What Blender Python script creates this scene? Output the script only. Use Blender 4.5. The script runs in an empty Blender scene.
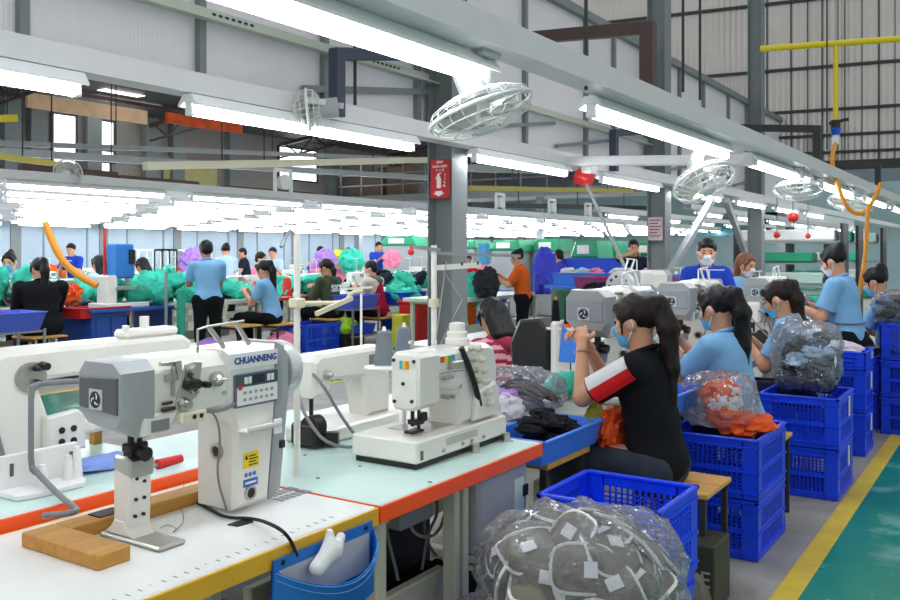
import bpy, bmesh, math, random
import numpy as np
from mathutils import Vector, Matrix, noise
S = bpy.context.scene
COL = S.collection
PI = math.pi
R = math.radians
# ---------------------------------------------------------------- camera frame
EYE, FOC, CU, CV, YAW = 1.45, 880.0, 450.0, 252.0, R(33.2)
FX, FY = -math.sin(YAW), math.cos(YAW)
RX, RY = math.cos(YAW), math.sin(YAW)
def PD(u, v, d):
    r = (u-CU)/FOC*d
    return Vector((FX*d+RX*r, FY*d+RY*r, EYE-(v-CV)/FOC*d))
def PZ(u, v, z):
    return PD(u, v, (EYE-z)*FOC/(v-CV))
def PX(u, v, X):
    return PD(u, v, X/(FX+RX*(u-CU)/FOC))
def PY(u, v, Y):
    return PD(u, v, Y/(FY+RY*(u-CU)/FOC))
# ---------------------------------------------------------------- materials
def lin(h):
    c = [int(h[i:i+2], 16)/255 for i in (0, 2, 4)]
    return [x/12.92 if x <= .04045 else ((x+.055)/1.055)**2.4 for x in c]
MATS = {}
def mat(name, col, rough=.5, metal=0., bump=0., bscale=60., var=.0, vscale=6., spec=.5, emit=0., alpha=1., trans=0., sheen=0., stretch=(1, 1, 1), coat=0.):
    if name in MATS: return MATS[name]
    m = bpy.data.materials.new(name); m.use_nodes = True
    nt = m.node_tree; N = nt.nodes; L = nt.links
    b = N['Principled BSDF']
    c = lin(col) if isinstance(col, str) else list(col)
    b.inputs['Base Color'].default_value = (*c, 1)
    b.inputs['Roughness'].default_value = rough
    b.inputs['Metallic'].default_value = metal
    b.inputs['Specular IOR Level'].default_value = spec
    b.inputs['Coat Weight'].default_value = coat
    if sheen: b.inputs['Sheen Weight'].default_value = sheen
    if alpha < 1: b.inputs['Alpha'].default_value = alpha
    if trans: b.inputs['Transmission Weight'].default_value = trans
    if emit:
        b.inputs['Emission Color'].default_value = (*c, 1); b.inputs['Emission Strength'].default_value = emit
    if bump or var:
        tc = N.new('ShaderNodeTexCoord'); mp = N.new('ShaderNodeMapping'); mp.inputs['Scale'].default_value = stretch
        L.new(tc.outputs['Object'], mp.inputs['Vector'])
    if var:
        n = N.new('ShaderNodeTexNoise'); n.inputs['Scale'].default_value = vscale; n.inputs['Detail'].default_value = 4
        L.new(mp.outputs['Vector'], n.inputs['Vector'])
        r = N.new('ShaderNodeMapRange'); r.inputs['From Min'].default_value = .3; r.inputs['From Max'].default_value = .7
        r.inputs['To Min'].default_value = 1-var; r.inputs['To Max'].default_value = 1+var
        L.new(n.outputs['Fac'], r.inputs['Value'])
        v = N.new('ShaderNodeVectorMath'); v.operation = 'SCALE'; v.inputs[0].default_value = c
        L.new(r.outputs['Result'], v.inputs['Scale']); L.new(v.outputs['Vector'], b.inputs['Base Color'])
    if bump:
        n = N.new('ShaderNodeTexNoise'); n.inputs['Scale'].default_value = bscale; n.inputs['Detail'].default_value = 3
        L.new(mp.outputs['Vector'], n.inputs['Vector'])
        bp = N.new('ShaderNodeBump'); bp.inputs['Strength'].default_value = bump; bp.inputs['Distance'].default_value = .01
        L.new(n.outputs['Fac'], bp.inputs['Height']); L.new(bp.outputs['Normal'], b.inputs['Normal'])
    MATS[name] = m
    return m
# ---------------------------------------------------------------- mesh collector
class MB:
    def __init__(s): s.v = []; s.f = []; s.m = []
    def add(s, vs, fs, mi=0, M=None):
        o = len(s.v)
        if M is not None: vs = [M @ Vector(p) for p in vs]
        s.v += [tuple(p) for p in vs]; s.f += [tuple(i+o for i in f) for f in fs]; s.m += [mi]*len(fs)
        return s
    def box(s, c, d, bev=0., mi=0, M=None):
        x, y, z = d[0]/2, d[1]/2, d[2]/2
        T = Matrix.Translation(Vector(c))
        if M is not None: T = T @ M.to_4x4()
        b = min(bev, x*.95, y*.95, z*.95)
        if b <= 0:
            vs = [(i*x, j*y, k*z) for i in (-1, 1) for j in (-1, 1) for k in (-1, 1)]
            fs = [(0, 1, 3, 2), (4, 6, 7, 5), (0, 4, 5, 1), (2, 3, 7, 6), (0, 2, 6, 4), (1, 5, 7, 3)]
            return s.add(vs, fs, mi, T)
        vs = []; idx = {}
        for i in (-1, 1):
            for j in (-1, 1):
                for k in (-1, 1):
                    for a, p in enumerate(((i*x, j*(y-b), k*(z-b)), (i*(x-b), j*y, k*(z-b)), (i*(x-b), j*(y-b), k*z))):
                        idx[i, j, k, a] = len(vs); vs.append(p)
        fs = []
        g = lambda i, j, k, a: idx[i, j, k, a]
        for q in (-1, 1):
            fs.append((g(q, -1, -1, 0), g(q, 1, -1, 0), g(q, 1, 1, 0), g(q, -1, 1, 0)))
            fs.append((g(-1, q, -1, 1), g(1, q, -1, 1), g(1, q, 1, 1), g(-1, q, 1, 1)))
            fs.append((g(-1, -1, q, 2), g(1, -1, q, 2), g(1, 1, q, 2), g(-1, 1, q, 2)))
        for p in (-1, 1):
            for q in (-1, 1):
                fs.append((g(p, q, -1, 0), g(p, q, -1, 1), g(p, q, 1, 1), g(p, q, 1, 0)))
                fs.append((g(p, -1, q, 0), g(p, -1, q, 2), g(p, 1, q, 2), g(p, 1, q, 0)))
                fs.append((g(-1, p, q, 1), g(-1, p, q, 2), g(1, p, q, 2), g(1, p, q, 1)))
                for r in (-1, 1): fs.append((g(p, q, r, 0), g(p, q, r, 1), g(p, q, r, 2)))
        return s.add(vs, fs, mi, T)
    def bx(s, x0, x1, y0, y1, z0, z1, bev=0., mi=0):
        return s.box(((x0+x1)/2, (y0+y1)/2, (z0+z1)/2), (abs(x1-x0), abs(y1-y0), abs(z1-z0)), bev, mi)
    def cyl(s, a, b, r, r2=None, n=16, mi=0, caps=True):
        a = Vector(a); b = Vector(b); r2 = r if r2 is None else r2
        w = (b-a).normalized(); t = Vector((0, 0, 1)) if abs(w.z) < .9 else Vector((1, 0, 0))
        p = w.cross(t).normalized(); q = w.cross(p)
        vs = []
        for c, rr in ((a, r), (b, r2)):
            for i in range(n):
                an = 2*PI*i/n; vs.append(c+(p*math.cos(an)+q*math.sin(an))*rr)
        fs = [(i, (i+1) % n, n+(i+1) % n, n+i) for i in range(n)]
        if caps: fs += [tuple(range(n)), tuple(range(n, 2*n))]
        return s.add(vs, fs, mi)
    def tube(s, pts, r, n=8, mi=0, closed=False, smooth=0):
        P = [Vector(p) for p in pts]
        if smooth:
            for _ in range(smooth):
                Q = [] if closed else [P[0]]
                m = len(P)
                for i in range(m if closed else m-1):
                    a, b = P[i], P[(i+1) % m]; Q += [a*.75+b*.25, a*.25+b*.75]
                if not closed: Q.append(P[-1])
                P = Q
        m = len(P); vs = []; prev = None
        for i in range(m):
            t = (P[(i+1) % m]-P[i-1]) if closed else (P[min(i+1, m-1)]-P[max(i-1, 0)])
            t.normalize()
            if prev is None:
                u = Vector((0, 0, 1)) if abs(t.z) < .9 else Vector((1, 0, 0))
                p = t.cross(u).normalized()
            else:
                p = (prev-t*prev.dot(t)).normalized()
            prev = p; q = t.cross(p)
            rr = r[min(i, len(r)-1)] if isinstance(r, (list, tuple)) else r
            vs += [P[i]+(p*math.cos(2*PI*k/n)+q*math.sin(2*PI*k/n))*rr for k in range(n)]
        fs = []
        for i in range(m if closed else m-1):
            j = (i+1) % m
            fs += [(i*n+k, i*n+(k+1) % n, j*n+(k+1) % n, j*n+k) for k in range(n)]
        if not closed: fs += [tuple(range(n)), tuple(range((m-1)*n, m*n))]
        return s.add(vs, fs, mi)
    def lathe(s, prof, c=(0, 0, 0), n=20, mi=0, axis='z'):
        vs = []; fs = []; c = Vector(c)
        for r, h in prof:
            for i in range(n):
                a = 2*PI*i/n; x, y = r*math.cos(a), r*math.sin(a)
                vs.append(c+Vector({'z': (x, y, h), 'y': (x, h, y), 'x': (h, x, y)}[axis]))
        for j in range(len(prof)-1):
            fs += [(j*n+i, j*n+(i+1) % n, (j+1)*n+(i+1) % n, (j+1)*n+i) for i in range(n)]
        fs += [tuple(range(n)), tuple(range((len(prof)-1)*n, len(prof)*n))]
        return s.add(vs, fs, mi)
    def prism(s, out, lo, hi, axis='x', mi=0, bev=0.):
        # out: polygon in the two other axes (order y,z / x,z / x,y)
        def P(a, b, t): return {'x': (t, a, b), 'y': (a, t, b), 'z': (a, b, t)}[axis]
        n = len(out)
        if bev <= 0:
            vs = [P(a, b, lo) for a, b in out]+[P(a, b, hi) for a, b in out]
            fs = [tuple(range(n)), tuple(range(n, 2*n))]+[(i, (i+1) % n, n+(i+1) % n, n+i) for i in range(n)]
            return s.add(vs, fs, mi)
        cx = sum(a for a, b in out)/n; cy = sum(b for a, b in out)/n
        ar = sum(out[i][0]*out[(i+1) % n][1]-out[(i+1) % n][0]*out[i][1] for i in range(n))
        sg = 1 if ar > 0 else -1
        ins = []
        for i in range(n):
            p0 = Vector(out[i-1]); p1 = Vector(out[i]); p2 = Vector(out[(i+1) % n])
            e1 = (p1-p0).normalized(); e2 = (p2-p1).normalized()
            n1 = Vector((-e1.y, e1.x))*sg; n2 = Vector((-e2.y, e2.x))*sg
            bi = (n1+n2); k = bi.length
            bi = bi/k if k > 1e-6 else n1
            q = p1+bi*(bev/max(.35, bi.dot(n1)))
            ins.append((q.x, q.y))
        sgn = 1 if hi > lo else -1
        rings = [(ins, lo), (out, lo+sgn*bev), (out, hi-sgn*bev), (ins, hi)]
        vs = [P(a, b, t) for o, t in rings for a, b in o]
        fs = [tuple(range(n)), tuple(range(3*n, 4*n))]
        for k in range(3): fs += [(k*n+i, k*n+(i+1) % n, (k+1)*n+(i+1) % n, (k+1)*n+i) for i in range(n)]
        return s.add(vs, fs, mi)
    def sphere(s, c, r, n=12, mi=0, M=None):
        if not isinstance(r, (tuple, list)): r = (r, r, r)
        c = Vector(c); vs = [c+Vector((0, 0, r[2]))]; fs = []; k = n//2
        for j in range(1, k):
            t = PI*j/k
            vs += [c+Vector((r[0]*math.sin(t)*math.cos(2*PI*i/n), r[1]*math.sin(t)*math.sin(2*PI*i/n), r[2]*math.cos(t))) for i in range(n)]
        vs.append(c-Vector((0, 0, r[2]))); e = len(vs)-1
        fs += [(0, 1+i, 1+(i+1) % n) for i in range(n)]
        for j in range(k-2): fs += [(1+j*n+i, 1+(j+1)*n+i, 1+(j+1)*n+(i+1) % n, 1+j*n+(i+1) % n) for i in range(n)]
        fs += [(e, 1+(k-2)*n+(i+1) % n, 1+(k-2)*n+i) for i in range(n)]
        return s.add(vs, fs, mi, M)
    def quad(s, a, b, c, d, mi=0): return s.add([a, b, c, d], [(0, 1, 2, 3)], mi)
    def bar(s, a, b, w, h, mi=0, bev=0.):
        a = Vector(a); b = Vector(b); d = b-a; L = d.length; d.normalize()
        up = Vector((0, 0, 1)) if abs(d.z) < .95 else Vector((0, 1, 0))
        x = d.cross(up).normalized(); z = x.cross(d)
        M = Matrix((x, d, z)).transposed()
        return s.box((a+b)/2, (w, L, h), bev, mi, M)
    def text(s, txt, size, M, depth=.001, mi=0, bold=0.):
        cu = bpy.data.curves.new('t', 'FONT'); cu.body = txt; cu.size = size; cu.align_x = 'CENTER'; cu.align_y = 'CENTER'
        cu.extrude = depth; cu.offset = bold; cu.resolution_u = 3
        o = bpy.data.objects.new('t', cu); COL.objects.link(o)
        bpy.context.view_layer.update()
        me = o.evaluated_get(bpy.context.evaluated_depsgraph_get()).to_mesh()
        s.add([v.co.copy() for v in me.vertices], [tuple(p.vertices) for p in me.polygons], mi, M)
        bpy.data.objects.remove(o); bpy.data.curves.remove(cu)
        return s
def nparr(mb): return np.array(mb.v)
CNT = {}
def mk(name, mb, mats, parent=None, loc=None, ang=35, smooth=True, local=False, paint=None, sub=0):
    """one mesh object; if parent is given the collected points are moved into the root's frame (unless local)"""
    me = bpy.data.meshes.new(name)
    vs = mb.v
    off = Vector((0, 0, 0))
    if loc is not None: off = Vector(loc)
    elif parent is not None and not local:
        r = parent
        while r.parent: r = r.parent
        off = r.location
    if not local: vs = [(p[0]-off[0], p[1]-off[1], p[2]-off[2]) for p in vs]
    me.from_pydata(vs, [], mb.f)
    if not isinstance(mats, (list, tuple)): mats = [mats]
    for m in mats: me.materials.append(m)
    if len(mats) > 1: me.polygons.foreach_set('material_index', mb.m)
    bm = bmesh.new(); bm.from_mesh(me); bmesh.ops.recalc_face_normals(bm, faces=bm.faces); bm.to_mesh(me); bm.free()
    if smooth:
        me.polygons.foreach_set('use_smooth', [True]*len(me.polygons))
        if ang: me.set_sharp_from_angle(angle=R(ang))
    me.update()
    o = bpy.data.objects.new(name, me); COL.objects.link(o)
    if parent is not None: o.parent = parent
    elif loc is not None: o.location = loc
    return o
def tag(o, label=None, cat=None, group=None, kind=None):
    if label: o['label'] = label
    if cat: o['category'] = cat
    if group: o['group'] = group
    if kind: o['kind'] = kind
    return o
def thing(name, label, cat, loc=(0, 0, 0), group=None, rz=0.):
    o = bpy.data.objects.new(name, None); COL.objects.link(o); o.empty_display_size = .1
    o.location = loc; o.rotation_euler = (0, 0, rz)
    return tag(o, label, cat, group)
def single(name, mb, mats, label, cat, group=None, ang=35, kind=None, loc=None, local=False):
    """a thing that is one mesh; its origin is put at the base centre"""
    if loc is None and not local:
        a = nparr(mb); lo = a.min(0); hi = a.max(0); loc = ((lo[0]+hi[0])/2, (lo[1]+hi[1])/2, lo[2])
    o = mk(name, mb, mats, None, loc, ang, local=local)
    if local and loc is not None: o.location = loc
    return tag(o, label, cat, group, kind)
def struct(name, mb, mats, ang=35):
    o = mk(name, mb, mats, ang=ang); o['kind'] = 'structure'; return o
def dup(root, loc=None, label=None, group=None, rz=None, sc=None, cat=None):
    r = root.copy(); COL.objects.link(r)
    if loc is not None: r.location = loc
    if rz is not None: r.rotation_euler = (0, 0, rz)
    if sc is not None: r.scale = (sc, sc, sc) if not isinstance(sc, (tuple, list)) else sc
    if label: r['label'] = label
    if group: r['group'] = group
    if cat: r['category'] = cat
    for ch in list(root.children):
        c = ch.copy(); COL.objects.link(c); c.parent = r
        for g in list(ch.children):
            d = g.copy(); COL.objects.link(d); d.parent = c
    return r
def remat(root, old, new):
    """give a copied thing its own colours (its meshes become single-user where needed)"""
    for o in [root]+list(root.children)+[g for c in root.children for g in c.children]:
        if o.type == 'MESH' and any(s and s.name == old.name for s in o.data.materials):
            o.data = o.data.copy()
            for i, s in enumerate(o.data.materials):
                if s and s.name == old.name: o.data.materials[i] = new
# ---------------------------------------------------------------- implicit surfaces (smooth unions)
class SDF:
    def __init__(s): s.p = []
    def cone(s, a, b, r1, r2=None, k=.02, op=1):
        s.p.append(('c', np.array(a, float), np.array(b, float), r1, r1 if r2 is None else r2, k, op)); return s
    def ell(s, c, r, M=None, k=.02, op=1):
        s.p.append(('e', np.array(c, float), np.array(r if isinstance(r, (tuple, list)) else (r,)*3, float), np.array(M, float) if M is not None else np.eye(3), 0, k, op)); return s
    def inflate(s, d):
        q = SDF()
        for p in s.p:
            if p[0] == 'c': q.p.append(('c', p[1], p[2], p[3]+d, p[4]+d, p[5], p[6]))
            else: q.p.append(('e', p[1], p[2]+d, p[3], 0, p[5], p[6]))
        return q
    def __add__(s, o):
        q = SDF(); q.p = s.p+o.p; return q
    def mesh(s, h, clips=(), fold=0., fscale=30., seed=0, stretch=(1, 1, 1)):
        lo = np.full(3, 1e9); hi = -lo
        for p in s.p:
            if p[6] < 0: continue
            if p[0] == 'c':
                r = max(p[3], p[4]); lo = np.minimum(lo, np.minimum(p[1], p[2])-r); hi = np.maximum(hi, np.maximum(p[1], p[2])+r)
            else:
                r = p[2].max(); lo = np.minimum(lo, p[1]-r); hi = np.maximum(hi, p[1]+r)
        lo -= 3*h+fold; hi += 3*h+fold
        n = np.ceil((hi-lo)/h).astype(int)+1
        F = np.full(n, .5)
        ax = [lo[i]+h*np.arange(n[i]) for i in range(3)]
        for p in s.p:
            k = p[5]
            if p[0] == 'c':
                r = max(p[3], p[4])+k+3*h; a = np.minimum(p[1], p[2])-r; b = np.maximum(p[1], p[2])+r
            else:
                r = p[2].max()+k+3*h; a = p[1]-r; b = p[1]+r
            i0 = np.clip(np.floor((a-lo)/h).astype(int), 0, n); i1 = np.clip(np.ceil((b-lo)/h).astype(int)+1, 0, n)
            if (i1 <= i0).any(): continue
            X, Y, Z = np.meshgrid(*[ax[i][i0[i]:i1[i]] for i in range(3)], indexing='ij')
            if p[0] == 'c':
                ba = p[2]-p[1]; L2 = max(ba.dot(ba), 1e-9)
                t = np.clip(((X-p[1][0])*ba[0]+(Y-p[1][1])*ba[1]+(Z-p[1][2])*ba[2])/L2, 0, 1)
                D = np.sqrt((X-p[1][0]-t*ba[0])**2+(Y-p[1][1]-t*ba[1])**2+(Z-p[1][2]-t*ba[2])**2)-(p[3]+(p[4]-p[3])*t)
            else:
                Q = np.stack([X-p[1][0], Y-p[1][1], Z-p[1][2]], -1) @ p[3]
                q = np.sqrt(((Q/p[2])**2).sum(-1)); g = np.sqrt(((Q/p[2]**2)**2).sum(-1))
                D = q*(q-1)/np.maximum(g, 1e-6)
            sl = tuple(slice(i0[i], i1[i]) for i in range(3)); A = F[sl]
            if p[6] > 0:
                hh = np.clip(.5+.5*(A-D)/k, 0, 1); F[sl] = A+(D-A)*hh-k*hh*(1-hh)
            else:
                D = -D; hh = np.clip(.5-.5*(A-D)/k, 0, 1); F[sl] = A+(D-A)*hh+k*hh*(1-hh)
        X, Y, Z = np.meshgrid(*ax, indexing='ij')
        if fold:
            rs = np.random.RandomState(seed)
            W = 0
            for _ in range(5):
                d = rs.normal(size=3)*np.array(stretch); d /= np.linalg.norm(d)+1e-9
                f = fscale*rs.uniform(.6, 1.6)
                d2 = rs.normal(size=3); f2 = fscale*.35
                W = W+np.sin(f*(X*d[0]+Y*d[1]+Z*d[2])+rs.uniform(0, 6)+1.2*np.sin(f2*(X*d2[0]+Y*d2[1]+Z*d2[2])))
            F = F+fold*W/2.5
        for nn, pp in clips:
            nn = np.array(nn, float); nn /= np.linalg.norm(nn)
            F = np.maximum(F, (X-pp[0])*nn[0]+(Y-pp[1])*nn[1]+(Z-pp[2])*nn[2])
        return surfnet(F, lo, h)
def surfnet(F, lo, h):
    s = F < 0
    nx, ny, nz = [d-1 for d in F.shape]
    acc = np.zeros((nx, ny, nz, 3)); cnt = np.zeros((nx, ny, nz))
    E = lambda o: F[o[0]:o[0]+nx, o[1]:o[1]+ny, o[2]:o[2]+nz]
    for a in range(3):
        for b in (0, 1):
            for c in (0, 1):
                o0 = [0, 0, 0]; o1 = [0, 0, 0]; q, r = [i for i in range(3) if i != a]
                o0[q] = o1[q] = b; o0[r] = o1[r] = c; o1[a] = 1
                f0 = E(o0); f1 = E(o1); m = (f0 < 0) != (f1 < 0)
                t = np.where(m, f0/np.where(m, f0-f1, 1), 0)
                pos = np.zeros((nx, ny, nz, 3)); pos[..., a] = t; pos[..., q] = b; pos[..., r] = c
                acc += pos*m[..., None]; cnt += m
    act = cnt > 0
    idx = np.full((nx, ny, nz), -1); idx[act] = np.arange(act.sum())
    I = np.argwhere(act)
    V = lo+h*(I+acc[act]/cnt[act][:, None])
    faces = []
    for a in range(3):
        q, r = (a+1) % 3, (a+2) % 3
        sl0 = [slice(None)]*3; sl1 = [slice(None)]*3
        sl0[a] = slice(0, -1); sl1[a] = slice(1, None)
        m = s[tuple(sl0)] != s[tuple(sl1)]
        P = np.argwhere(m)
        ok = (P[:, q] > 0) & (P[:, r] > 0) & (P[:, q] < F.shape[q]-1) & (P[:, r] < F.shape[r]-1)
        P = P[ok]
        if not len(P): continue
        c = []
        for dq, dr in ((-1, -1), (0, -1), (0, 0), (-1, 0)):
            T = P.copy(); T[:, q] += dq; T[:, r] += dr
            c.append(idx[T[:, 0], T[:, 1], T[:, 2]])
        c = np.stack(c, 1)
        fl = ~s[P[:, 0], P[:, 1], P[:, 2]]
        c[fl] = c[fl][:, ::-1]
        faces.append(c)
    mb = MB(); mb.v = [tuple(p) for p in V.tolist()]
    fc = np.concatenate(faces) if faces else np.zeros((0, 4), int)
    mb.f = [tuple(x) for x in fc.tolist()]; mb.m = [0]*len(mb.f)
    return mb
def join(*mbs):
    o = MB()
    for m in mbs: o.add(m.v, m.f); o.m[-len(m.f):] = m.m
    return o
def paint(mb, fn):
    V = np.array(mb.v)
    for i, f in enumerate(mb.f):
        mb.m[i] = fn(V[list(f)].mean(0))
    return mb
def crumple(c, r, seed, n=24, amp=.25, fr=2.2, flat=-1, ridged=True, M=None, box=0):
    """a crumpled lump of cloth or film: a displaced ball with folds"""
    rs = random.Random(seed); off = Vector((rs.uniform(-50, 50), rs.uniform(-50, 50), rs.uniform(-50, 50)))
    m = MB().sphere((0, 0, 0), 1., n)
    vs = []
    for p in m.v:
        q = Vector(p); d = q.normalized()
        q = d*fr*.8+off; q = q+noise.noise_vector(q*.8)*.7
        a = noise.noise(q); b = noise.noise(q*2.1+off*1.7); e = noise.noise(q*4.4+off*.6)
        t = (1-3*abs(a))*.55+(1-3*abs(b))*.38+(1-3*abs(e))*.16 if ridged else a+.5*b
        k = 1+amp*t
        if box: k *= (abs(d.x)**box+abs(d.y)**box+abs(d.z)**box)**(-1/box)
        x, y, z = d.x*r[0]*k, d.y*r[1]*k, d.z*r[2]*k
        z = max(z, flat*r[2])
        vs.append((x, y, z))
    if M is not None: vs = [tuple(M @ Vector(p)) for p in vs]
    m.v = [(c[0]+p[0], c[1]+p[1], c[2]+p[2]) for p in vs]
    return m
# ---------------------------------------------------------------- palette
white_paint = mat('machine enamel white', 'E9E6DD', .32, var=.03, vscale=9, coat=.2)
cream_paint = mat('cream enamel', 'DFD9C8', .4, var=.05, vscale=8)
white_plastic = mat('white plastic', 'EDEDEB', .4)
grey_enamel = mat('grey enamel', 'A3A7A8', .4, var=.03)
mid_grey = mat('mid grey enamel', '7F8284', .45)
dark_grey = mat('dark grey enamel', '5E605F', .45, var=.04)
steel = mat('brushed steel', 'B9B6AE', .28, metal=.9, bump=.05, bscale=200)
dark_steel = mat('dark steel', '3A3635', .4, metal=.7)
black_plastic = mat('black plastic', '16171A', .4)
black_rubber = mat('black rubber', '141414', .7)
grey_cable = mat('grey cable', '7D7F82', .5)
table_green = mat('pale green laminate', 'C7E1D9', .3, var=.04, vscale=5)
table_white = mat('white laminate', 'E4E5E0', .3, var=.04, vscale=5)
orange_edge = mat('orange edging', 'FF5A14', .4, var=.05, vscale=10)
yellow_edge = mat('yellow edging', 'E3AE2C', .45, var=.06, vscale=10)
wood = mat('yellow wood', 'C08A3A', .5, var=.16, vscale=5, stretch=(8, 1, 8), bump=.05, bscale=12)
bench_wood = mat('bench wood', 'D9A552', .45, var=.14, vscale=4, stretch=(1, 9, 9), bump=.05, bscale=14)
frame_cream = mat('cream steel frame', 'C9CBB6', .45, var=.07, vscale=7)
crate_blue = mat('blue crate plastic', '0F45F2', .38, var=.05)
tray_blue = mat('light blue tray plastic', '4285F0', .4, var=.05)
deep_blue = mat('deep blue plastic', '1A50E0', .45)
purple_blue = mat('violet blue plastic', '5468D6', .45)
column_paint = mat('grey green column paint', '7A8282', .5, var=.04)
beam_paint = mat('pale grey beam paint', 'DAD9D9', .4, var=.03)
galv = mat('galvanised steel', '9A9E9E', .4, metal=.5, var=.08, vscale=10)
brown_steel = mat('brown painted steel', '4A3431', .5, var=.15, vscale=12)
navy_steel = mat('dark blue grey steel', '3A4152', .5)
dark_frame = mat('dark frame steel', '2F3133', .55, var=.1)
yellow_paint = mat('yellow pipe paint', 'E8D21C', .4)
orange_hose = mat('orange hose rubber', 'E8981A', .45)
red_plastic = mat('red plastic', 'D81F1F', .45)
lime = mat('lime plastic', 'A6D61E', .5)
white_card = mat('white card', 'EFEFEA', .7)
mask_blue = mat('pale blue mask fabric', '58B6E6', .8, bump=.1, bscale=300)
mask_white = mat('white mask fabric', 'E3E6EA', .8, bump=.1, bscale=300)
skin = mat('skin', 'D49B7B', .5, var=.05, vscale=12, spec=.35)
skin_tan = mat('tan skin', 'BE8565', .5, var=.05, vscale=12, spec=.35)
hair_black = mat('black hair', '0A080B', .42, bump=.35, spec=.3, bscale=30, stretch=(6, 6, .5), var=.3, vscale=30)
hair_brown = mat('dark brown hair', '1D0F0B', .42, bump=.35, spec=.3, bscale=30, stretch=(6, 6, .5), var=.6, vscale=18)
hair_red = mat('reddish brown hair', '7A4422', .42, bump=.5, bscale=40, stretch=(6, 6, .6), var=.4, vscale=22)
eye_dark = mat('dark iris', '120C0A', .2)
def cloth(n, c, v=.07): return mat(n, c, .85, bump=.12, bscale=260, var=v, vscale=14, spec=.25)
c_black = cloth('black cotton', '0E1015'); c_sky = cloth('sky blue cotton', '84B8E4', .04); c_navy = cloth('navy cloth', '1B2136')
c_denim = cloth('dark denim', '3A3E48', .2); c_white = cloth('white cotton', 'E6E6E4', .03); c_red = cloth('red cotton', 'E01E22')
c_olive = cloth('olive cotton', '47503A'); c_maroon = cloth('crimson cotton', 'A91235'); c_cream = cloth('oatmeal cotton', 'CFC6B4')
c_orange = cloth('orange cotton', 'E0641E'); c_royal = cloth('royal blue cloth', '1B3FB0'); c_paleblue = cloth('pale blue cotton', 'B8D3EA', .04)
c_teal = cloth('teal jersey', '45CDB0', .1); c_violet = cloth('violet blue cloth', '4A52D6'); c_lilac = cloth('lilac cloth', 'B48ADB')
c_pink = cloth('pink cloth', 'F08CA8'); c_grey = cloth('grey cloth', '6D6A63', .12); c_tan = cloth('beige cotton', 'B79D84')
c_oran2 = cloth('bright orange cloth', 'F4622A', .06); c_dkgrey = cloth('charcoal cloth', '2C2E33', .15)
# ================================================================ camera, world, view
cam_d = bpy.data.cameras.new('camera'); cam = bpy.data.objects.new('camera', cam_d); COL.objects.link(cam)
cam.location = (0, 0, EYE); cam.rotation_euler = (PI/2, 0, YAW)
cam_d.sensor_width = 36; cam_d.sensor_fit = 'HORIZONTAL'; cam_d.lens = 36*FOC/900; cam_d.shift_y = -(300-CV)/900
cam_d.clip_start = .05; cam_d.clip_end = 200
S.camera = cam
S.view_settings.view_transform = 'Standard'; S.view_settings.look = 'None'; S.view_settings.gamma = 1
S.view_settings.use_curve_mapping = False; S.view_settings.exposure = .55
w = bpy.data.worlds.new('daylight'); S.world = w; w.use_nodes = True
bg = w.node_tree.nodes['Background']; bg.inputs['Color'].default_value = (.93, .97, 1, 1); bg.inputs['Strength'].default_value = .52

# ================================================================ floor
def floor_mat(name, c1, c2, rough, sc, spots=None):
    m = bpy.data.materials.new(name); m.use_nodes = True; nt = m.node_tree; N = nt.nodes; L = nt.links
    b = N['Principled BSDF']; tc = N.new('ShaderNodeTexCoord')
    n = N.new('ShaderNodeTexNoise'); n.inputs['Scale'].default_value = sc; n.inputs['Detail'].default_value = 8; n.inputs['Roughness'].default_value = .65
    L.new(tc.outputs['Object'], n.inputs['Vector'])
    cr = N.new('ShaderNodeValToRGB'); cr.color_ramp.elements[0].position = .35; cr.color_ramp.elements[1].position = .68
    cr.color_ramp.elements[0].color = (*lin(c1), 1); cr.color_ramp.elements[1].color = (*lin(c2), 1)
    L.new(n.outputs['Fac'], cr.inputs['Fac']); out = cr.outputs['Color']
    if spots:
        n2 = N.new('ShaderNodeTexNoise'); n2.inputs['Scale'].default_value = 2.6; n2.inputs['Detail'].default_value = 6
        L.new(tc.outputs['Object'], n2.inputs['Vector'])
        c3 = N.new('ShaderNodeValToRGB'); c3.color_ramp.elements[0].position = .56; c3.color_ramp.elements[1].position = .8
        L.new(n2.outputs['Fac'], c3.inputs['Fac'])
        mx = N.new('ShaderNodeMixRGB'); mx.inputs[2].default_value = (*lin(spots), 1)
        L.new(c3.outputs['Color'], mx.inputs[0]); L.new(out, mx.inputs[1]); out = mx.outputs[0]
    L.new(out, b.inputs['Base Color']); b.inputs['Roughness'].default_value = rough
    r2 = N.new('ShaderNodeMapRange'); r2.inputs['To Min'].default_value = rough-.08; r2.inputs['To Max'].default_value = rough+.12
    L.new(n.outputs['Fac'], r2.inputs['Value']); L.new(r2.outputs['Result'], b.inputs['Roughness'])
    bp = N.new('ShaderNodeBump'); bp.inputs['Strength'].default_value = .08; bp.inputs['Distance'].default_value = .01
    L.new(n.outputs['Fac'], bp.inputs['Height']); L.new(bp.outputs['Normal'], b.inputs['Normal'])
    return m
concrete = floor_mat('worn concrete', '8F8C85', 'B5B2AA', .5, 2.2)
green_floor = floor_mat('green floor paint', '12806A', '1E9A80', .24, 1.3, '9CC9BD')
yellow_line = floor_mat('yellow floor paint', 'D9B81E', 'F0D33A', .4, 6)
struct('floor', MB().bx(-24, 9, -4, 40, -.1, 0), concrete)
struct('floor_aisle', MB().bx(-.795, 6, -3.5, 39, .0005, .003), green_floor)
struct('trim_1', MB().bx(-.895, -.795, -3.5, 39, .0005, .004), yellow_line)
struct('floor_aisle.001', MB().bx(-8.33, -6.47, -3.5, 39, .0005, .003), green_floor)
struct('trim_2', MB().bx(-6.47, -6.39, -3.5, 39, .0005, .004), yellow_line)
struct('trim_3', MB().bx(-8.41, -8.33, -3.5, 39, .0005, .004), yellow_line)

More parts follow.
